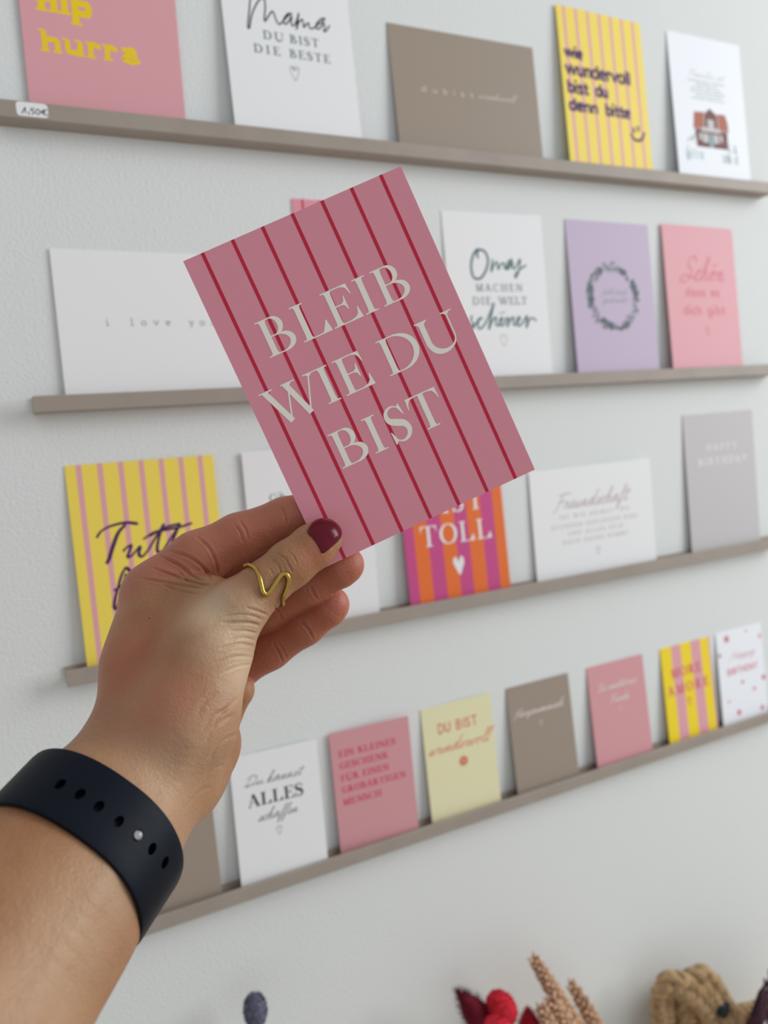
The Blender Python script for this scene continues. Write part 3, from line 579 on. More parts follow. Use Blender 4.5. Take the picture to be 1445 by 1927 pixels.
for (x, y), r_ in zip([(16.2, 95.4), (47.6, 99.2), (68.7, 89.5), (3.6, 79.1), (35.2, 43.6), (53.0, 32.4), (11.5, 26.3), (25.6, 11.3), (63.2, 8.5), (69.5, 42)], (4.2, 1.6, 2.4, 2.6, 2.4, 2.4, 1.6, 3.6, 3.2, 3.4)): fl.append(('flower_print', flower(x, y, r_, 8), C['ink_rose'], 1))
card(FR[21], *S_, C['bluewhite_card'], 'small white card with scattered pink flowers reading Happy Birthday, rightmost on lowest ledge',
     fl+[('lettering', script('Happy'.replace('y', 'g'), 19, 58, 71.5, 4.2, .6, slant=.3)+sans('BIRTHDAY', 13.5, 63, 55, 6.6), C['ink_rosepink'], 2)], G4)

# price sticker
e = empty('price_sticker', (.0346, -.01575, .2316)); tag(e, 'small white rounded price sticker reading 1,50€ on the top ledge', 'sticker')
rr = []
for cx, cz, a in ((.0172, .0068, 0), (.0023, .0068, 90), (.0023, .0022, 180), (.0172, .0022, 270)):
    for k in range(6): rr.append((cx+.0022*math.cos(math.radians(a+18*k)), cz+.0022*math.sin(math.radians(a+18*k))))
n = len(rr); V = [(x, 0, z) for x, z in rr]+[(x, -.00012, z) for x, z in rr]
mesh_obj('sticker_sheet', V, [tuple(range(n)), tuple(range(2*n-1, n-1, -1))]+[(i, (i+1) % n, (i+1) % n+n, i+n) for i in range(n)], C['white_card'], e)
pr = [[(3.2, 1.6), (5.6, 5.6), (5.5, 2.0)], [(7.5, 2.9), (7.2, 1.7), (7.7, 1.3)], [(11.2, 5.2), (9.3, 5.3), (9.0, 3.9), (10.4, 3.8), (10.6, 2.4), (9.2, 1.8)], [(13.2, 5.2), (12.0, 3.9), (12.2, 2.1), (13.8, 2.2), (14.3, 4.2), (13.2, 5.2)],
      [(18.6, 5.3), (16.8, 5.1), (16.0, 3.5), (17.0, 2.1), (19.0, 2.2)], [(15.1, 4.1), (17.6, 4.3)], [(15.1, 3.2), (17.4, 3.3)]]
V = []; Fc = []
for p in sum([stroke(s_, .6, 4 if len(s_) > 4 else 0) for s_ in pr], []):
    ar = sum(p[i][0]*p[(i+1) % len(p)][1]-p[(i+1) % len(p)][0]*p[i][1] for i in range(len(p)))
    if abs(ar) < 1e-7: continue
    o = len(V); V += [(q[0]/1000, -.00018, q[1]/1000) for q in p]; Fc.append(tuple(range(o, o+len(p))))
mesh_obj('price_handwriting', V, Fc, C['ink_black'], e)

# ------------------------------------------------------------------ held card
AX = np.array([.90491062, -.42064089, .05675046]); AY = np.array([-.43034489, -.90017745, -.07390339]); H0 = np.array([-.08964081, -.10847233, .33608026])
def c2w(p): return CAMR.T @ np.array(p, float)+CAMP
hx = CAMR.T @ AX; hy = CAMR.T @ AY          # AY points up the card
hBL = c2w(H0 - AY*.148)
card((hBL, hx, hy), .105, .148, C['hero_pink'], 'pink postcard with red stripes reading Bleib wie du bist, held up in the hand',
     [('stripes', rects(SX, 1.6, 0, 148), C['hero_red'], 1), ('lettering', HT, C['hero_white'], 2)], thick=.4, name='held_postcard')
# ------------------------------------------------------------------ hand and forearm (one continuous surface)
KS = 1.035        # real size of the hand: the joints below are laid out at 1/KS
def c2h(p): return c2w(np.array(p, float)*KS)
def pt(u, v, d): return np.array([(u-722.5)/F_PX*d, (v-963.5)/F_PX*d, d])
def smin(a, b, k):
    h = np.clip(k-np.abs(a-b), 0, None)/k
    return np.minimum(a, b)-h*h*h*k/6.0
def cone(Q, a, b, ra, rb, n=None, s=1.0):
    """rounded cone a-b; n,s: squash direction and factor (section thinner along n by 1/s)"""
    ba = b-a; pa = Q-a
    t = np.clip((pa@ba)/(ba@ba), 0, 1)
    d = pa-t[:, None]*ba
    if n is not None:
        c = d@n; d = d+(s-1)*c[:, None]*n
        L = np.sqrt((d*d).sum(1)); r = ra+(rb-ra)*t
        g = np.sqrt(((d+(s-1)*((d@n)[:, None])*n)**2).sum(1))/(L+1e-9)
        return (L-r)/np.clip(g, 1, None)
    return np.sqrt((d*d).sum(1))-(ra+(rb-ra)*t)
def chain(Q, pts, rs, k=.004, n=None, s=1.0):
    o = None
    for i in range(len(pts)-1):
        c = cone(Q, pts[i], pts[i+1], rs[i], rs[i+1], n, s)
        o = c if o is None else smin(o, c, k)
    return o
Wc = pt(229, 1503, .287)
AXA = np.array([-.33, .46, -.82]); AXA /= np.linalg.norm(AXA)
WD = np.array([.80, .60, .02]); WD -= AXA*(WD@AXA); WD /= np.linalg.norm(WD)
TN = np.cross(AXA, WD)
ARM = [Wc-AXA*.012, Wc+AXA*.02, Wc+AXA*.05, Wc+AXA*.10, Wc+AXA*.165]
ARMR = [.0268, .0285, .0322, .0415, .049]
J = {}
J['thumb'] = ([pt(386, 1232, .310), pt(446, 1146, .313), pt(500, 1099, .3175), pt(546, 1062, .3215), pt(590, 1028, .3255), pt(609, 1012, .3265)], [.0170, .0122, .0097, .0098, .0094, .0080])
J['index'] = ([pt(296, 1120, .334), pt(372, 1052, .337), pt(449, 1010, .341), pt(536, 975, .3435), pt(600, 954, .3438), pt(622, 946, .3440)], [.0150, .0120, .0100, .0088, .0082, .0070])
J['middle'] = ([pt(330, 1150, .354), pt(400, 1115, .360), pt(474, 1082, .364), pt(560, 1030, .3590), pt(618, 990, .3535), pt(628, 983, .3530)], [.0140, .0124, .0112, .0098, .0088, .0078])
J['ring'] = ([pt(350, 1225, .366), pt(430, 1185, .370), pt(505, 1143, .3605), pt(580, 1098, .3500), pt(640, 1068, .3452), pt(652, 1062, .3448)], [.0130, .0114, .0104, .0094, .0085, .0078])
J['pinky'] = ([pt(370, 1290, .368), pt(440, 1256, .370), pt(507, 1219, .3665), pt(573, 1176, .3610), pt(618, 1143, .3575), pt(626, 1136, .357)], [.0130, .0112, .0100, .0092, .0083, .0074])
META = [([pt(255, 1420, .300), pt(272, 1255, .318), pt(300, 1128, .333)], [.0175, .0165, .0148]),
        ([pt(275, 1430, .315), pt(315, 1280, .340), pt(350, 1180, .358)], [.017, .0155, .0135]),
        ([pt(300, 1440, .325), pt(335, 1350, .350), pt(370, 1290, .366)], [.017, .0155, .0135]),
        ([pt(330, 1450, .322), pt(350, 1400, .345), pt(352, 1365, .360)], [.018, .0165, .013]),
        ([pt(270, 1455, .298), pt(345, 1355, .300), pt(386, 1232, .309)], [.0200, .0205, .0182]),
        ([pt(262, 1462, .300), pt(330, 1450, .312), pt(378, 1400, .322)], [.0200, .0195, .0165]),
        ([pt(318, 1120, .330), pt(400, 1122, .322)], [.0105, .0085]),
        ([pt(352, 1365, .360), pt(400, 1345, .364), pt(442, 1298, .362)], [.013, .0122, .0092]),
        ([pt(300, 1200, .326), pt(380, 1180, .320)], [.016, .014])]
def thumb_sdf(Q):
    P, r = J['thumb']; return chain(Q, P, r, .004)
def hand_sdf(Q):
    o = chain(Q, ARM, ARMR, .02, TN, 1.30)
    for P, r in META: o = smin(o, chain(Q, P, r, .008), .014)
    o = smin(o, thumb_sdf(Q), .007)
    for nm in ('index', 'middle', 'ring', 'pinky'):
        P, r = J[nm]; f = chain(Q, P, r, .005)
        dd = np.sqrt(((Q-P[0])**2).sum(1)); k = .0006+.009*np.clip(1-(dd-.012)/.016, 0, 1)
        o = smin(o, f, k)
    return o
def ray_hit(u, v, sdf, z0=.2, z1=.42):
    d = pt(u, v, 1.0); t = z0
    for _ in range(160):
        s_ = sdf((d*t)[None])[0]
        if s_ < 2e-5: break
        t += s_*.5
        if t > z1: return None
    return d*t
def grad(sdf, Q, e=2e-4):
    G = np.zeros_like(Q)
    for k in ((1, -1, -1), (-1, -1, 1), (-1, 1, -1), (1, 1, 1)):
        k = np.array(k, float); G += k*sdf(Q+k*e)[:, None]
    return G/(np.linalg.norm(G, axis=1)[:, None]+1e-12)
VOX = .0009
def surface_net(sdf, lo, hi, vox):
    lo = np.array(lo); nx, ny, nz = [int((hi[a]-lo[a])/vox)+1 for a in range(3)]
    nx, ny, nz = [((k+7)//8)*8 for k in (nx, ny, nz)]
    B8 = 8; bx, by, bz = nx//B8, ny//B8, nz//B8
    gi = np.stack(np.meshgrid(np.arange(bx), np.arange(by), np.arange(bz), indexing='ij'), -1).reshape(-1, 3)
    cc = lo+(gi*B8+3.5)*vox; dc = sdf(cc)
    act = np.abs(dc) < vox*B8*1.25
    G = np.repeat(np.repeat(np.repeat(np.where(dc > 0, .01, -.01).reshape(bx, by, bz).astype(np.float32), B8, 0), B8, 1), B8, 2)
    loc = np.stack(np.meshgrid(*[np.arange(B8)]*3, indexing='ij'), -1).reshape(-1, 3)
    ai = gi[act]
    for c0 in range(0, len(ai), 600):
        idx = (ai[c0:c0+600, None, :]*B8+loc[None]).reshape(-1, 3)
        G[idx[:, 0], idx[:, 1], idx[:, 2]] = sdf(lo+idx*vox)
    S = G < 0
    cnt = np.zeros((nx-1, ny-1, nz-1), np.int8)
    for a in (0, 1):
        for b in (0, 1):
            for c in (0, 1): cnt += S[a:nx-1+a, b:ny-1+b, c:nz-1+c]
    cell = (cnt > 0) & (cnt < 8)
    ci = np.argwhere(cell); vid = -np.ones(cell.shape, np.int64); vid[cell] = np.arange(len(ci))
    acc = np.zeros((len(ci), 3)); n_ = np.zeros(len(ci))
    cor = [(a, b, c) for a in (0, 1) for b in (0, 1) for c in (0, 1)]
    for p in cor:
        for a in range(3):
            if p[a] == 0:
                q = list(p); q[a] = 1
                g0 = G[ci[:, 0]+p[0], ci[:, 1]+p[1], ci[:, 2]+p[2]]; g1 = G[ci[:, 0]+q[0], ci[:, 1]+q[1], ci[:, 2]+q[2]]
                m = (g0 < 0) != (g1 < 0); t = np.where(m, g0/(g0-g1+1e-12), 0)
                pos = np.array(p)[None]+np.zeros((len(ci), 3)); pos[:, a] += t
                acc[m] += pos[m]; n_[m] += 1
    V = lo+(ci+acc/n_[:, None])*vox
    quads = []
    for a in range(3):
        b, c = (a+1) % 3, (a+2) % 3
        sl0 = [slice(None)]*3; sl1 = [slice(None)]*3; sl0[a] = slice(0, -1); sl1[a] = slice(1, None)
        E = np.argwhere(S[tuple(sl0)] != S[tuple(sl1)])
        E = E[(E[:, b] > 0) & (E[:, c] > 0) & (E[:, b] < S.shape[b]-1) & (E[:, c] < S.shape[c]-1)]
        if not len(E): continue
        inside = S[E[:, 0], E[:, 1], E[:, 2]]
        def vv(db, dc):
            q = E.copy(); q[:, b] -= db; q[:, c] -= dc; return vid[q[:, 0], q[:, 1], q[:, 2]]
        Q4 = np.stack([vv(0, 0), vv(1, 0), vv(1, 1), vv(0, 1)], 1)
        Q4[~inside] = Q4[~inside][:, ::-1]
        quads.append(Q4)
    return V, np.vstack(quads)
lo = np.array([-.215, -.02, .115]); hi = np.array([-.005, .245, .405])
HV, HQ = surface_net(hand_sdf, lo, hi, VOX)
def subdivide(V, Q):
    E = np.sort(np.concatenate([Q[:, [0, 1]], Q[:, [1, 2]], Q[:, [2, 3]], Q[:, [3, 0]]]), 1)
    key = E[:, 0]*len(V)+E[:, 1]; _, first, inv = np.unique(key, return_index=True, return_inverse=True)
    n = len(V); ev = (V[E[first, 0]]+V[E[first, 1]])/2; m = len(Q); inv = inv.ravel()
    e = [n+inv[k*m:(k+1)*m] for k in range(4)]; f = n+len(ev)+np.arange(m)
    V2 = np.vstack([V, ev, V[Q].mean(1)])
    return V2, np.vstack([np.stack([Q[:, 0], e[0], f, e[3]], 1), np.stack([e[0], Q[:, 1], e[1], f], 1), np.stack([f, e[1], Q[:, 2], e[2]], 1), np.stack([e[3], f, e[2], Q[:, 3]], 1)])
HV, HQ = subdivide(HV, HQ)
for _ in range(1):
    g = grad(hand_sdf, HV); HV = HV-g*hand_sdf(HV)[:, None]*.9
HN = grad(hand_sdf, HV, 6e-4)
# creases: (points px, width mm, depth mm)
CR = [([(509, 1052), (520, 1058), (527, 1072), (530, 1086)], .55, .30), ([(519, 1040), (536, 1050), (545, 1066), (551, 1077)], .6, .38), ([(540, 1034), (552, 1046), (560, 1062)], .5, .22), ([(503, 1066), (512, 1076), (516, 1090)], .6, .2),
      ([(488, 1177), (470, 1172), (445, 1171), (415, 1172)], .8, .65), ([(505, 1158), (485, 1150), (462, 1143)], .7, .4), ([(484, 1192), (460, 1187), (430, 1188)], .7, .4), ([(481, 1217), (450, 1212), (410, 1222)], .8, .45), ([(478, 1236), (440, 1236), (400, 1250)], .8, .3), ([(496, 1168), (478, 1160), (450, 1156), (425, 1160)], .6, .35), ([(483, 1205), (455, 1200), (425, 1206)], .6, .3), ([(474, 1250), (445, 1255), (415, 1268)], .8, .25),
      ([(285, 1068), (330, 1083), (370, 1097), (398, 1101)], .8, .6), ([(300, 1045), (335, 1062), (362, 1082), (385, 1094)], .9, .7), ([(318, 1036), (352, 1046), (380, 1066), (400, 1092)], .9, .6), ([(262, 1088), (310, 1095), (350, 1102), (385, 1106)], .8, .45), ([(335, 1075), (345, 1084), (352, 1094)], .7, .4), ([(300, 1098), (340, 1112), (380, 1118)], .8, .3),
      ([(440, 985), (452, 1002), (458, 1022)], .7, .35), ([(450, 978), (462, 996), (468, 1016)], .7, .3), ([(529, 950), (536, 968), (540, 990)], .8, .4), ([(368, 1008), (392, 1030), (406, 1058), (410, 1085)], .9, .4),
      ([(583, 1102), (590, 1116), (597, 1128)], .8, .45), ([(515, 1140), (526, 1156), (532, 1170)], .8, .4), ([(563, 1166), (578, 1182), (590, 1203)], .8, .5), ([(512, 1208), (524, 1228), (532, 1246)], .8, .4), ([(520, 1204), (532, 1222), (540, 1240)], .7, .3),
      ([(452, 1309), (430, 1330), (412, 1350), (400, 1375)], 1.0, .6), ([(448, 1345), (425, 1352), (400, 1372), (385, 1400)], 1.0, .45), ([(440, 1330), (405, 1345), (380, 1370)], .9, .4), ([(455, 1380), (430, 1388), (408, 1405), (395, 1430)], 1.0, .4), ([(425, 1440), (405, 1445), (380, 1470)], 1.0, .3), ([(400, 1480), (375, 1490), (350, 1520)], 1.0, .35), ([(410, 1300), (385, 1320), (370, 1350)], 1.2, .35)]
disp = np.zeros(len(HV))
for P, wd, dp in CR:
    Q = catmull([np.array(q, float) for q in P], 6)
    S3 = [ray_hit(q[0], q[1], hand_sdf) for q in Q]
    S3 = np.array([s_ for s_ in S3 if s_ is not None])
    if len(S3) < 3: continue
    bb = (HV > S3.min(0)-.006).all(1) & (HV < S3.max(0)+.006).all(1); ids = np.where(bb)[0]
    if not len(ids): continue
    wd *= .62
    if P[0][1] > 1300 or P[0] == (410, 1300): dp = dp*.5; wd = wd*1.3
    dm = np.full(len(ids), 9.); tt = np.zeros(len(ids))
    for i in range(len(S3)-1):
        a, b = S3[i], S3[i+1]; ba = b-a
        t = np.clip(((HV[ids]-a)@ba)/(ba@ba+1e-12), 0, 1); d = np.linalg.norm(HV[ids]-a-t[:, None]*ba, axis=1)
        m = d < dm; dm[m] = d[m]; tt[m] = (i+t[m])/(len(S3)-1)
    fade = np.clip(np.minimum(tt, 1-tt)*5, 0, 1)**.7
    disp[ids] -= fade*1.5*dp/1000*(np.exp(-(dm/(wd/1000))**2)-.28*np.exp(-((dm-wd*2.2/1000)/(wd*.9/1000))**2))
# tendons and soft modelling
for P, wd, dp in [([(300, 1560), (330, 1480), (360, 1400)], 4.5, .7), ([(60, 1900), (150, 1740), (210, 1640)], 5, .8)]:
    S3 = np.array([ray_hit(q[0], q[1], hand_sdf, .05) for q in catmull([np.array(q, float) for q in P], 5)])
    dm = np.min([np.linalg.norm(HV-s_, axis=1) for s_ in S3], axis=0)
    disp += dp/1000*np.exp(-(dm/(wd/1000))**2)
HV = HV+HN*disp[:, None]
# skin tint weights: palm-side fingers are pinker, finger tips and knuckles redder
dF = np.minimum.reduce([chain(HV, *J[k]) for k in ('index', 'middle', 'ring', 'pinky')])
wF = np.clip(1-(dF-.0008)/.004, 0, 1)
wT = np.zeros(len(HV))
for k in ('index', 'middle', 'ring', 'pinky'):
    wT = np.maximum(wT, np.exp(-(np.linalg.norm(HV-J[k][0][-1], axis=1)/.011)**2))
for q, r_ in (((446, 1000), .009), ((590, 1045), .007), ((470, 1010), .008), ((230, 1240), .02), ((300, 1330), .016)):
    s_ = ray_hit(q[0], q[1], hand_sdf); wT = np.maximum(wT, .55*np.exp(-(np.linalg.norm(HV-s_, axis=1)/r_)**2))
pal = np.zeros(len(HV))
for q, r_, wq in (((440, 1195), .015, 1), ((455, 1260), .013, 1), ((330, 1420), .022, .6), ((400, 1150), .012, 1), ((150, 1760), .018, .45), ((90, 1880), .02, .45), ((215, 1670), .016, .45), ((310, 1500), .02, .4)):
    s_ = ray_hit(q[0], q[1], hand_sdf, .1); pal = np.maximum(pal, wq*np.exp(-(np.linalg.norm(HV-s_, axis=1)/r_)**2))
HW = HV*KS@CAMR+CAMP
me = bpy.data.meshes.new('hand_skin'); me.from_pydata(HW.tolist(), [], HQ.tolist()); me.update()
me.polygons.foreach_set('use_smooth', [True]*len(me.polygons))
at = me.color_attributes.new('tint', 'FLOAT_COLOR', 'POINT')
at.data.foreach_set('color', np.stack([wF, wT, pal, np.ones(len(HV))], 1).astype(np.float32).ravel())
hand = bpy.data.objects.new('hand', me); COL.objects.link(hand)
def skin_mat():
    m = bpy.data.materials.new('skin'); m.use_nodes = True; nt = m.node_tree; b = nt.nodes['Principled BSDF']; L = nt.links.new
    tc = nt.nodes.new('ShaderNodeTexCoord'); at = nt.nodes.new('ShaderNodeVertexColor'); at.layer_name = 'tint'
    sp = nt.nodes.new('ShaderNodeSeparateColor'); L(at.outputs[0], sp.inputs[0])
    def noise(sc, det=4):
        n = nt.nodes.new('ShaderNodeTexNoise'); n.inputs['Scale'].default_value = sc; n.inputs['Detail'].default_value = det; L(tc.outputs['Object'], n.inputs['Vector']); return n.outputs[0]
    def mix(fac, a, c, mode='MIX'):
        x = nt.nodes.new('ShaderNodeMix'); x.data_type = 'RGBA'; x.blend_type = mode
        for k, v in ((0, fac), (6, a), (7, c)):
            if hasattr(v, 'links') or isinstance(v, bpy.types.NodeSocket): L(v, x.inputs[k])
            else: x.inputs[k].default_value = v
        return x.outputs[2]
    def rng(s, a, c, lo_, hi_):
        r = nt.nodes.new('ShaderNodeMapRange'); L(s, r.inputs[0])
        for i, v in enumerate((a, c, lo_, hi_)): r.inputs[i+1].default_value = v
        return r.outputs[0]
    base = mix(rng(noise(38), .38, .62, 0, 1), s2l(SKIN[0])+(1,), s2l(SKIN[1])+(1,))
    base = mix(rng(noise(900, 2), .35, .65, 0, .18), base, s2l((126, 82, 60))+(1,))
    base = mix(sp.outputs[2], base, s2l(SKIN[2])+(1,))
    base = mix(sp.outputs[0], base, s2l(SKIN[3])+(1,))
    base = mix(sp.outputs[1], base, s2l(SKIN[4])+(1,))
    L(base, b.inputs['Base Color'])
    b.inputs['Roughness'].default_value = .48; b.inputs['Specular IOR Level'].default_value = .4
    b.inputs['Subsurface Weight'].default_value = .25; b.inputs['Subsurface Radius'].default_value = (1, .3, .15); b.inputs['Subsurface Scale'].default_value = .003
    vor = nt.nodes.new('ShaderNodeTexVoronoi'); vor.inputs['Scale'].default_value = 900; L(tc.outputs['Object'], vor.inputs['Vector'])
    ad = nt.nodes.new('ShaderNodeMath'); ad.operation = 'MULTIPLY_ADD'; ad.inputs[1].default_value = 2.5; L(noise(260, 3), ad.inputs[0]); L(vor.outputs[0], ad.inputs[2])
    bp = nt.nodes.new('ShaderNodeBump'); bp.inputs['Distance'].default_value = .00015; bp.inputs['Strength'].default_value = .9
    L(ad.outputs[0], bp.inputs['Height']); L(bp.outputs[0], b.inputs['Normal'])
    return m
SKIN = [(174, 126, 87), (160, 110, 74), (206, 176, 144), (176, 108, 84), (182, 103, 82)]
me.materials.append(skin_mat())
tag(hand, 'left hand and forearm of a person, thumb with dark red polish pinching the postcard', 'person')

# thumb nail
NP = catmull([np.array(q, float) for q in [(578, 1001), (587, 986), (600, 976), (617, 973.5), (632, 982), (641, 996), (640, 1012), (625, 1028), (607, 1041), (600, 1030), (589, 1014)]], 4, closed=True)
def graze(p):
    h_ = ray_hit(p[0], p[1], thumb_sdf)
    if h_ is None or h_[2] > .329:                      # just past the thumb's outline: nearest surface point
        d = pt(p[0], p[1], 1.); ts = np.linspace(.312, .334, 120); S_ = thumb_sdf(ts[:, None]*d[None]); h_ = d*ts[np.argmin(S_)]
        for _ in range(3): h_ = h_-grad(thumb_sdf, h_[None])[0]*thumb_sdf(h_[None])[0]
    return h_
nc = NP.mean(0); V = []; Fc = []; m_ = len(NP); rings = [0.0, .3, .55, .75, .9, 1.0]
for j, r in enumerate(rings):
    for q in (NP if r else [NP[0]]):
        p = nc+(q-nc)*r; h_ = graze(p)
        g = grad(thumb_sdf, h_[None])[0]; V.append(h_+g*(.00035+.00045*(1-r*r)))
o = len(V)
for q in NP:
    V.append(graze(q))
for i in range(m_): V[o+i] = V[o-m_+i]-grad(thumb_sdf, V[o-m_+i][None])[0]*.0008
for i in range(m_): Fc.append((0, 1+i, 1+(i+1) % m_))
for j in range(1, len(rings)):
    b0 = 1+(j-1)*m_; b1 = 1+j*m_
    for i in range(m_): Fc.append((b0+i, b1+i, b1+(i+1) % m_, b0+(i+1) % m_))
V = [c2h(v) for v in V]
nail_m = mat('dark_red_polish', (98, 2, 26), rough=.22, spec=.25, coat=.05, bump=.00015, bscale=260)
nail = mesh_obj('thumb_nail', V, Fc, nail_m, hand, True); nail['label'] = 'glossy dark red painted thumb nail'

mp_ = ray_hit(281, 1164, hand_sdf); mg = grad(hand_sdf, mp_[None])[0]; t1 = np.cross(mg, [0, 0, 1.]); t1 /= np.linalg.norm(t1); t2 = np.cross(mg, t1)
V = [c2h(mp_+mg*.00025)]+[c2h(mp_+(t1*math.cos(k*.785)+t2*math.sin(k*.785))*.0004-mg*.0001) for k in range(8)]
mole = mesh_obj('mole', V, [(0, 1+k, 1+(k+1) % 8) for k in range(8)], mat('mole', (60, 34, 26), rough=.6), hand, True); mole['label'] = 'tiny dark mole on the skin'
# ring
RP = [(462, 1069), (468, 1066), (476, 1068), (483, 1074), (488, 1084), (490.5, 1095), (492, 1106), (494, 1115), (500, 1118.5), (506, 1114), (514, 1103), (522, 1091), (529, 1082), (535, 1079.5), (540, 1083), (541.5, 1091), (539, 1102), (534.5, 1113), (529, 1125)]
Q = []
for p in catmull([np.array(q, float) for q in RP], 4):
    h_ = ray_hit(p[0], p[1], thumb_sdf)
    if h_ is None: continue
    g = grad(thumb_sdf, h_[None])[0]; Q.append(h_+g*.0009)
a0 = Q[0]; a1 = Q[-1]; ax0 = J['thumb'][0][2]; axd = J['thumb'][0][3]-ax0; axd /= np.linalg.norm(axd)
def cen(p): return ax0+axd*((p-ax0)@axd)
v1 = a1-cen(a1); v0 = a0-cen(a0); e1 = v1/np.linalg.norm(v1); vb = np.cross(axd, e1)
if vb[2] < 0: vb = -vb
ang0 = math.atan2(v0@vb, v0@e1); ang0 = ang0 if ang0 > 0 else ang0+2*math.pi
for k in range(1, 24):
    t = k/24; an = ang0*t; dr = e1*math.cos(an)+vb*math.sin(an); c_ = cen(a1)*(1-t)+cen(a0)*t; r_ = .006
    for _ in range(60):
        s_ = thumb_sdf((c_+dr*r_)[None])[0]
        if s_ > -1e-5: break
        r_ += max(-s_*.6, 2e-5)
    Q.append(c_+dr*(r_+.0009))
Q = np.array(Q); rad = np.full(len(Q), .00078); n0 = 18*4
xx = np.arange(len(Q)); rad += .00030*np.exp(-((xx-32)/16.)**2)+.00028*np.exp(-((xx-58)/8.)**2)
for _ in range(2): Q = (np.roll(Q, 1, 0)+2*Q+np.roll(Q, -1, 0))/4
V, Fc = sweep(Q, rad, 10, closed=True)
ring = mesh_obj('ring', [c2h(v) for v in V], Fc, mat('brushed_gold', (196, 160, 84), rough=.26, metal=1.0, bump=.0001, bscale=500), None, True)
tag(ring, 'thin gold ring with a zigzag wave bend, worn on the thumb', 'ring')

# wristband with watch
def loop_pt(th, s_, off=0.0):
    """point on the band loop: th angle from +WD toward viewer side, s_ along arm axis"""
    a, b = .0300+off, .0248+off; e_ = 2.25
    c, s = math.cos(th), math.sin(th); s_ = s_+.004*max(0, c)**3
    k = (abs(c/a)**e_+abs(s/b)**e_)**(-1/e_)
    return Wc+AXA*(BS+s_)+WD*c*k-TNV*s*k
BS = .0215
TNV = TN if TN[2] > 0 else -TN
def band(th0, th1, off, thick, half, n=72, name='band', m=None, parent=None, closed=False, taper=None, holes=None):
    V = []; Fc = []; prof = []
    sec = [(-half, .25), (-half*.97, .9), (-half*.85, 1.0)]+[(half*k, 1.0) for k in (-.6, -.3, 0, .3, .6)]+[(half*.85, 1.0), (half*.97, .9), (half, .25), (half*.9, 0)]+[(half*k, 0) for k in (.45, 0, -.45)]+[(-half*.9, 0)]
    K = len(sec)
    for i in range(n if closed else n+1):
        th = th0+(th1-th0)*i/n; tp = taper(i/n) if taper else (1.0, 0.0)
        for s_, h_ in sec: V.append(loop_pt(th, s_*tp[0], off+tp[1]+thick*h_))
    m1 = n if closed else n
    for i in range(m1):
        j = (i+1) % n if closed else i+1
        for k in range(K): l = (k+1) % K; Fc.append((i*K+k, j*K+k, j*K+l, i*K+l))
    if not closed: Fc.append(tuple(range(K))[::-1]); Fc.append(tuple(range(n*K, n*K+K)))
    o = mesh_obj(name, [c2h(v) for v in V], Fc, m, parent, True)
    import bmesh
    bm = bmesh.new(); bm.from_mesh(o.data); bmesh.ops.recalc_face_normals(bm, faces=bm.faces); bm.to_mesh(o.data); bm.free()
    return o
rub = mat('navy_rubber', (5, 13, 26), rough=.5, spec=.15, bump=.00004, bscale=1500)
watch = empty('wristwatch', c2h(Wc+AXA*BS)); tag(watch, 'wristwatch on navy rubber strap with round holes and metal stud, around the wrist', 'watch')
bpy.context.view_layer.update()
def par(o):
    o.parent = watch; o.matrix_parent_inverse = Matrix.Translation(-watch.location); return o
par(band(0, 2*math.pi, 0.0, .0018, .0115, 96, 'inner_strap', rub, None, True))
# outer layer over the viewer side
tp = lambda k: (1.0-.35*max(0, (.10-k)/.10)**2, .0003+(.0010*max(0, (.12-k)/.12)))
outer = band(math.radians(-14), math.radians(212), .0020, .0020, .0125, 96, 'outer_strap', rub, None, False, tp)
HP = [(113.6, 1478.7), (150, 1495.5), (188, 1517.5), (224, 1543.5), (257, 1572.6), (284, 1598.7), (309, 1624.5)]
cut = MB(); studp = None
for i, (u, v) in enumerate(HP):
    dr = pt(u, v, 1.)
    best = None
    for th in np.linspace(0, math.pi, 361):
        for s_ in (0.0,):
            p = loop_pt(th, 0, .0040); q = p/p[2]; e_ = np.hypot((q-dr)[0], (q-dr)[1])
            if best is None or e_ < best[0]: best = (e_, th)
    th = best[1]
    bs = min(((np.hypot(*((loop_pt(th2, s2, .004)/loop_pt(th2, s2, .004)[2]-dr)[:2])), th2, s2) for th2 in np.linspace(th-.25, th+.25, 26) for s2 in np.linspace(-.006, .006, 13)), key=lambda q: q[0])
    th, s2 = bs[1], bs[2]
    p = loop_pt(th, s2, .0040); t1 = loop_pt(th+.02, s2, .004)-loop_pt(th-.02, s2, .004); t1 /= np.linalg.norm(t1); nn = np.cross(t1, AXA); nn /= np.linalg.norm(nn)
    if nn@(p-Wc-AXA*BS) < 0: nn = -nn
    if i == 4: studp = (p, nn, t1)
    ra, rb = (.0021, .0015)
    k0 = len(cut.V); n_ = 20
    for hgt in (.002, -.0028):
        for k in range(n_):
            a = 2*math.pi*k/n_; cut.V.append(tuple(c2h(p+nn*hgt+t1*ra*.72*math.cos(a)+AXA*ra*1.0*math.sin(a))))
    for k in range(n_): l = (k+1) % n_; cut.F.append((k0+k, k0+l, k0+n_+l, k0+n_+k))
    cut.F.append(tuple(range(k0, k0+n_))[::-1]); cut.F.append(tuple(range(k0+n_, k0+2*n_)))
co = cut.build('cutter', rub)
import bmesh
bm = bmesh.new(); bm.from_mesh(co.data); bmesh.ops.recalc_face_normals(bm, faces=bm.faces); bm.to_mesh(co.data); bm.free()
md = outer.modifiers.new('holes', 'BOOLEAN'); md.operation = 'DIFFERENCE'; md.object = co; md.solver = 'EXACT'
dg = bpy.context.evaluated_depsgraph_get(); dg.update()
nm_ = bpy.data.meshes.new_from_object(outer.evaluated_get(dg)); outer.modifiers.clear(); outer.data = nm_
bpy.data.objects.remove(co, do_unlink=True)
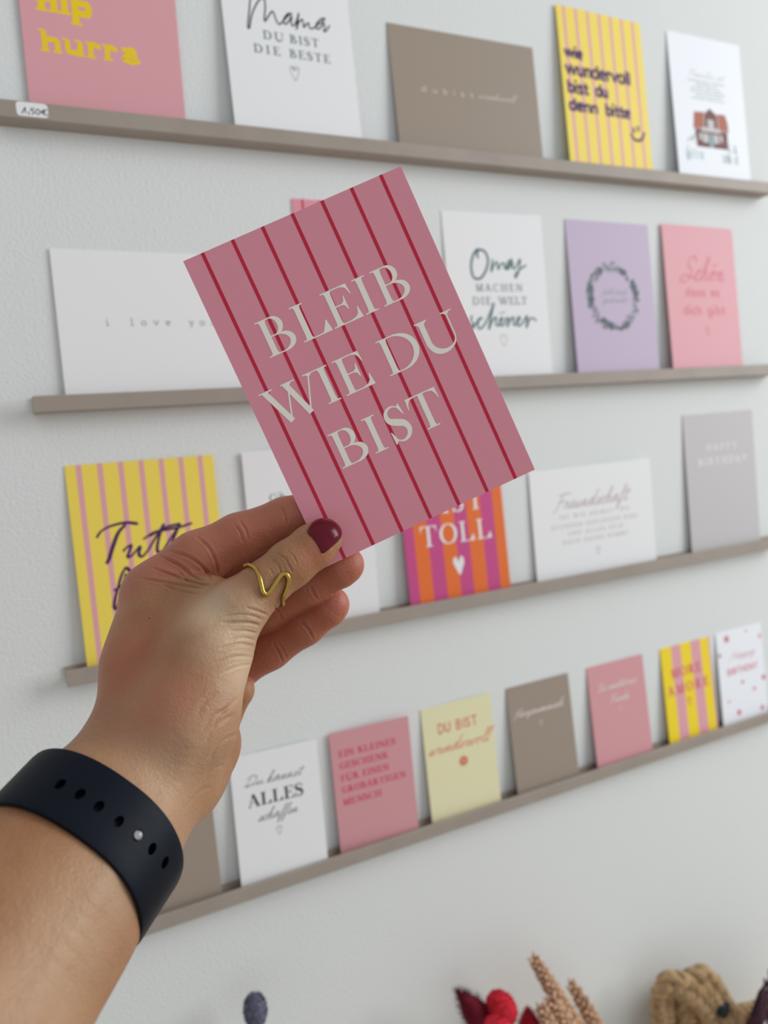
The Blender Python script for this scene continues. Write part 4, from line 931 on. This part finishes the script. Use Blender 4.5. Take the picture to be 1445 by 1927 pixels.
for pz in nm_.polygons: pz.use_smooth = True
nm_.set_sharp_from_angle(angle=math.radians(40))
par(outer)
p, nn, t1 = studp
V = []; Fc = []; pr_ = [(0, .0014), (.0009, .00125), (.0015, .0008), (.0018, .0001), (.0016, -.0006), (.0008, -.0010), (.0008, -.0025)]
for r, h_ in pr_:
    for k in range(16): a = 2*math.pi*k/16; V.append(c2h(p+nn*h_+t1*r*math.cos(a)+AXA*r*math.sin(a)))
for j in range(len(pr_)-1):
    for k in range(16): l = (k+1) % 16; Fc.append((j*16+k, j*16+l, (j+1)*16+l, (j+1)*16+k))
st = par(mesh_obj('stud', V, Fc, mat('polished_steel', (200, 200, 202), rough=.18, metal=1.0), None, True)); st['label'] = 'round polished metal stud'
# case on the far side of the wrist
cc_ = loop_pt(-math.pi/2, 0, .006); fx = WD; fy = AXA; fz = (cc_-(Wc+AXA*BS)); fz /= np.linalg.norm(fz)
V, Fc = bevel_box(-.018, .018, -.021, .021, -.005, .005, .0035)
V = [c2h(cc_+fx*v[0]+fy*v[1]+fz*v[2]) for v in V]; par(mesh_obj('watch_case', V, Fc, mat('dark_aluminium', (46, 50, 58), rough=.35, metal=.8), None, True))
V, Fc = bevel_box(-.0155, .0155, -.0185, .0185, .0049, .0056, .0003)
V = [c2h(cc_+fx*v[0]+fy*v[1]+fz*v[2]) for v in V]; par(mesh_obj('watch_screen', V, Fc, mat('black_glass', (8, 8, 10), rough=.08, spec=.6), None, False))


# ------------------------------------------------------------------ dried flowers and plaited jute below the ledges
def at(u, v, y):
    d = CAMR.T @ pt(u, v, 1.0); t = (y-CAMP[1])/d[1]; return CAMP+d*t
rnd = random.Random(7)
V, Fc = bevel_box(-.1, 1.25, -.34, -.004, -.93, -.90, .003)
e = empty('side_table', (.55, -.17, -1.5)); tag(e, 'pale wooden side table below the ledges, under the dried flowers', 'table')
tm = mat('oak_top', (196, 170, 138), rough=.5, noise=.15, nscale=12)
mesh_obj('table_top', [(x-.55, y+.17, z+1.5) for x, y, z in V], Fc, tm, e)
for lx, ly in ((-.06, -.31), (1.21, -.31), (-.06, -.03), (1.21, -.03)):
    V, Fc = bevel_box(lx-.02, lx+.02, ly-.02, ly+.02, -1.5, -.93, .003)
    mesh_obj('leg', [(x-.55, y+.17, z+1.5) for x, y, z in V], Fc, tm, e)
def vase(name, x, y, h_, r, m, label):
    pf = [(0, 0), (r*.7, 0), (r, h_*.3), (r*.95, h_*.6), (r*.5, h_*.88), (r*.55, h_), (r*.47, h_), (r*.42, h_*.88), (r*.8, h_*.55), (r*.8, h_*.3), (0, .01)]
    V = []; Fc = []; n = 24
    for a, z in pf:
        for k in range(n): V.append((a*math.cos(6.28318*k/n), a*math.sin(6.28318*k/n), z))
    for j in range(len(pf)-1):
        for k in range(n): l = (k+1) % n; Fc.append((j*n+k, j*n+l, (j+1)*n+l, (j+1)*n+k))
    o = mesh_obj(name, V, Fc, m, None, True); o.location = (x, y, -.90); tag(o, label, 'vase'); return o
def frame_of(T):
    T = T/np.linalg.norm(T); a = np.array([0, 0, 1.]) if abs(T[2]) < .9 else np.array([1., 0, 0]); N = np.cross(T, a); N /= np.linalg.norm(N); return T, N, np.cross(T, N)
def prof_(t, r, pointy):
    if pointy < .3: return r*max(0, 4*t*(1-t))**.42
    return r*(math.sin(math.pi*min(1, t**.62))**.8)*(1-pointy*t*.5)
def bunny(name, tip, base, r, m, label, vase_xy, group, fluff=.004, nh=700, pointy=.5):
    """soft seed head from tip to base on a thin stem"""
    T, N, Bn = frame_of(tip-base); L = np.linalg.norm(tip-base); e = empty(name, tuple(base)); tag(e, label, 'dried flower', group)
    b = MB(); n = 14; K = 12; V = []; Fc = []
    for j in range(K+1):
        t = j/K; rr = prof_(t, r, pointy)
        if j == K: rr = .0001
        for k in range(n):
            a = 6.28318*k/n; V.append(T*L*t+(N*math.cos(a)+Bn*math.sin(a))*max(rr, .0003))
    for j in range(K):
        for k in range(n): l = (k+1) % n; Fc.append((j*n+k, j*n+l, (j+1)*n+l, (j+1)*n+k))
    b.add(V, Fc)
    for q in range(nh):
        t = rnd.random(); a = rnd.random()*6.28318; rr = prof_(t, r, pointy)
        dn = N*math.cos(a)+Bn*math.sin(a); p = T*L*t+dn*rr*.95; dd = dn*(.8)+T*(.5+.6*t)+np.array([rnd.uniform(-.3, .3) for _ in range(3)]); dd /= np.linalg.norm(dd)
        l_ = fluff*rnd.uniform(.5, 1.2); s_ = np.cross(dd, T); s_ /= np.linalg.norm(s_)+1e-9; w_ = .00022 if fluff > .003 else .0005
        b.add([p-s_*w_, p+s_*w_, p+dd*l_], [(0, 1, 2)])
    h = b.build('flower_head', m, e, True)
    vb = np.array([vase_xy[0], vase_xy[1], -.72])-base
    P = catmull([(0, 0, 0), -T*.02*1+vb*.15, vb*.6, vb], 5); V, Fc = sweep(P, .0007, 6); mesh_obj('stem', V, Fc, mat('dry_stem', (170, 146, 104), rough=.8), e, True)
    return e
def ear(tip, base, r, label, vase_xy, bend=0.0):
    T, N, Bn = frame_of(tip-base); L = np.linalg.norm(tip-base); e = empty('wheat_ear', tuple(base)); tag(e, label, 'dried flower', 'dried wheat ears')
    b = MB(); r *= 1.1; nk = int(L/.0010)
    for q in range(nk):
        t = q/nk; a = q*2.4; sc = r*(1-.4*t**3); dn = N*math.cos(a)+Bn*math.sin(a); c = T*L*t+dn*sc*.5+N*bend*L*math.sin(t*3.14); dd = T*.85+dn*.5; dd /= np.linalg.norm(dd); s1 = np.cross(dd, dn); s1 /= np.linalg.norm(s1); s2 = np.cross(dd, s1)
        l_ = sc*.9; w_ = sc*.34; V = [c-dd*l_*.5]; K = 6
        for hh, ww in ((-.2, .9), (.2, .95), (.6, .5)):
            for k in range(K): an = 6.28318*k/K; V.append(c+dd*l_*hh+(s1*math.cos(an)+s2*math.sin(an))*w_*ww)
        V.append(c+dd*l_); Fc = [(0, 1+(k+1) % K, 1+k) for k in range(K)]
        for j in range(2):
            for k in range(K): l = (k+1) % K; Fc.append((1+j*K+k, 1+j*K+l, 1+(j+1)*K+l, 1+(j+1)*K+k))
        Fc += [(1+2*K+k, 1+2*K+(k+1) % K, 1+3*K) for k in range(K)]; b.add(V, Fc)
    kk = b.build('kernels', mat('dry_wheat', (206, 168, 138), rough=.8, noise=.35, nscale=160), e, True); kk['kind'] = 'stuff'
    vb = np.array([vase_xy[0], vase_xy[1], -.72])-base
    P = catmull([T*L*.9, (0, 0, 0), vb*.5, vb], 6); V, Fc = sweep(P, .0009, 6); mesh_obj('stem', V, Fc, mat('dry_stem', (170, 146, 104), rough=.8), e, True)
    return e
red_d = mat('dark_red_fluff', (104, 8, 30), rough=.9); red_l = mat('red_fluff', (214, 44, 62), rough=.9); red_m = mat('crimson_fluff', (164, 18, 42), rough=.9); lav = mat('grey_violet_fluff', (116, 114, 134), rough=.9)
Y = -.05; vx = at(1000, 1990, Y)[0]; VX = (vx, Y)
vase('vase', vx, Y, .17, .045, mat('white_glaze', (226, 222, 214), rough=.3), 'white vase on the side table holding the red and wheat dried flowers')
bunny('dried_flower', at(862, 1866, Y), at(916, 1932, Y), .0125, red_d, 'dark red pointed fluffy dried flower, leftmost of the red ones', VX, 'red dried flowers', .007, 900)
bunny('dried_flower', at(928, 1876, Y-.01), at(962, 1918, Y-.01), .0118, red_l, 'bright red round dried flower between the two darker ones', VX, 'red dried flowers', .0022, 1400, .1)
bunny('dried_flower', at(925, 1924, Y-.045), at(955, 1964, Y-.045), .0118, red_l, 'bright red dried flower cut off by the bottom edge', VX, 'red dried flowers', .0022, 900, .1)
bunny('dried_flower', at(993, 1898, Y-.01), at(1000, 1965, Y-.01), .0125, red_m, 'crimson pointed dried flower just left of the wheat', VX, 'red dried flowers', .004, 900)
ear(at(1004, 1803, Y), at(1098, 1950, Y), .0085, 'pale wheat ear reaching highest in the dried bunch', VX, .03)
ear(at(1073, 1850, Y+.01), at(1135, 1965, Y+.01), .0085, 'wheat ear to the right of the tallest one', VX, -.08)
ear(at(1036, 1880, Y-.01), at(1100, 1975, Y-.01), .0090, 'wheat ear tucked under the tallest one', VX, .05)
ear(at(1018, 1896, Y-.02), at(1062, 1985, Y-.02), .0085, 'wheat ear beside the crimson flower, cut off at the bottom', VX, .05)
v2 = at(485, 1990, -.03); vase('vase', v2[0], -.05, .2, .035, mat('grey_glaze', (150, 148, 146), rough=.35), 'slim grey vase on the side table holding one violet dried flower')
bunny('dried_flower', at(478, 1873, -.03), at(483, 1932, -.03), .0088, lav, 'single grey violet fluffy dried flower low on the white wall', (v2[0], -.05), None, .0022, 1500, .1)
# plaited jute loop on a dark peg
jm = mat('jute', (178, 147, 108), rough=.85, noise=.35, nscale=120, bump=.0006, bscale=500)
def braid(P, wd, rs, name, parent, turns):
    P = catmull(P, 26); n = len(P); Tg = np.gradient(P, axis=0); Tg /= np.linalg.norm(Tg, axis=1)[:, None]
    s = np.concatenate([[0], np.cumsum(np.linalg.norm(np.diff(P, axis=0), axis=1))]); s /= s[-1]
    yv = np.array([0, 1.0, 0])
    for k in range(3):
        ph = s*turns*6.28318+k*6.28318/3; Sd = np.cross(Tg, yv); Sd /= np.linalg.norm(Sd, axis=1)[:, None]
        Q = P+Sd*(np.sin(ph)*wd)[:, None]+yv[None]*(np.sin(2*ph)*rs*.55)[:, None]
        V, Fc = sweep(Q, rs, 12, lobes=3, twist=.55)
        mesh_obj(name, [tuple(np.array(v)-np.array(parent.location)) for v in V], Fc, jm, parent, True)
Yj = -.035
jl = empty('jute_hanging', tuple(at(1320, 1870, Yj))); tag(jl, 'plaited natural jute loop folded over a dark peg, low on the wall at right', 'jute braid')
bpy.context.view_layer.update()
for dx in (-21, 21):
    braid([at(1268+dx, 2060, Yj), at(1268+dx, 1980, Yj), at(1268+dx, 1915, Yj), at(1266+dx, 1878, Yj), at(1280+dx*.8, 1850, Yj-.008), at(1316+dx*.5, 1856-dx*.6, Yj-.015), at(1346+dx*.5, 1896-dx*.4, Yj-.012), at(1376+dx*.5, 1945-dx*.3, Yj-.01), at(1420+dx*.6, 2020, Yj-.01), at(1450+dx*.6, 2080, Yj-.01)], .0075, .0056, 'braid_strand', jl, 16)
braid([at(1262, 1960, Yj+.018), at(1262, 1890, Yj+.018), at(1290, 1846, Yj+.012), at(1316, 1860, Yj+.012), at(1320, 1900, Yj+.02), at(1326, 1960, Yj+.02), at(1340, 2060, Yj+.02)], .006, .0045, 'braid_strand', jl, 12)
braid([at(1360, 1945, Yj+.01), at(1385, 1915, Yj+.005), at(1410, 1905, Yj), at(1440, 1900, Yj), at(1480, 1905, Yj)], .006, .0045, 'braid_strand', jl, 6)
pk = at(1322, 1872, -.03); P = [(pk[0], -.0005, pk[2]), (pk[0], -.05, pk[2]), (pk[0], -.056, pk[2]+.002)]
V, Fc = sweep(P, [.008, .008, .0095], 14); tag(mesh_obj('wall_peg', V, Fc, mat('dark_peg', (36, 42, 48), rough=.4), None, True), 'dark round wall peg inside the jute loop', 'peg')
# dark purple dried leaves at the right edge
pe = empty('dried_plant', tuple(at(1475, 2000, -.06))); tag(pe, 'dark purple dried plant hanging at the bottom right corner', 'dried plant')
pm = mat('dark_purple_leaf', (64, 30, 46), rough=.7, noise=.3, nscale=80)
for q in range(14):
    a = at(1378+q*9+rnd.uniform(-6, 6), 1975+rnd.uniform(-20, 50), -.05-rnd.random()*.05); b_ = at(1430+q*6+rnd.uniform(-6, 8), 1812+rnd.uniform(0, 60), -.05-rnd.random()*.05)
    T, N, Bn = frame_of(b_-a); L = np.linalg.norm(b_-a); V = []; Fc = []; n = 7
    for j in range(n+1):
        t = j/n; wv = .006*math.sin(math.pi*min(.97, t*.9+.08)); c = a+T*L*t+N*.01*math.sin(t*3)*rnd.uniform(.8, 1.2)
        V += [c-Bn*wv, c+N*.0012, c+Bn*wv, c-N*.0012]
    for j in range(n):
        for k in range(4): l = (k+1) % 4; Fc.append((j*4+k, j*4+l, (j+1)*4+l, (j+1)*4+k))
    Fc += [(3, 2, 1, 0), (4*n, 4*n+1, 4*n+2, 4*n+3)]
    mesh_obj('leaf', [tuple(v-np.array(pe.location)) for v in V], Fc, pm, pe, True)
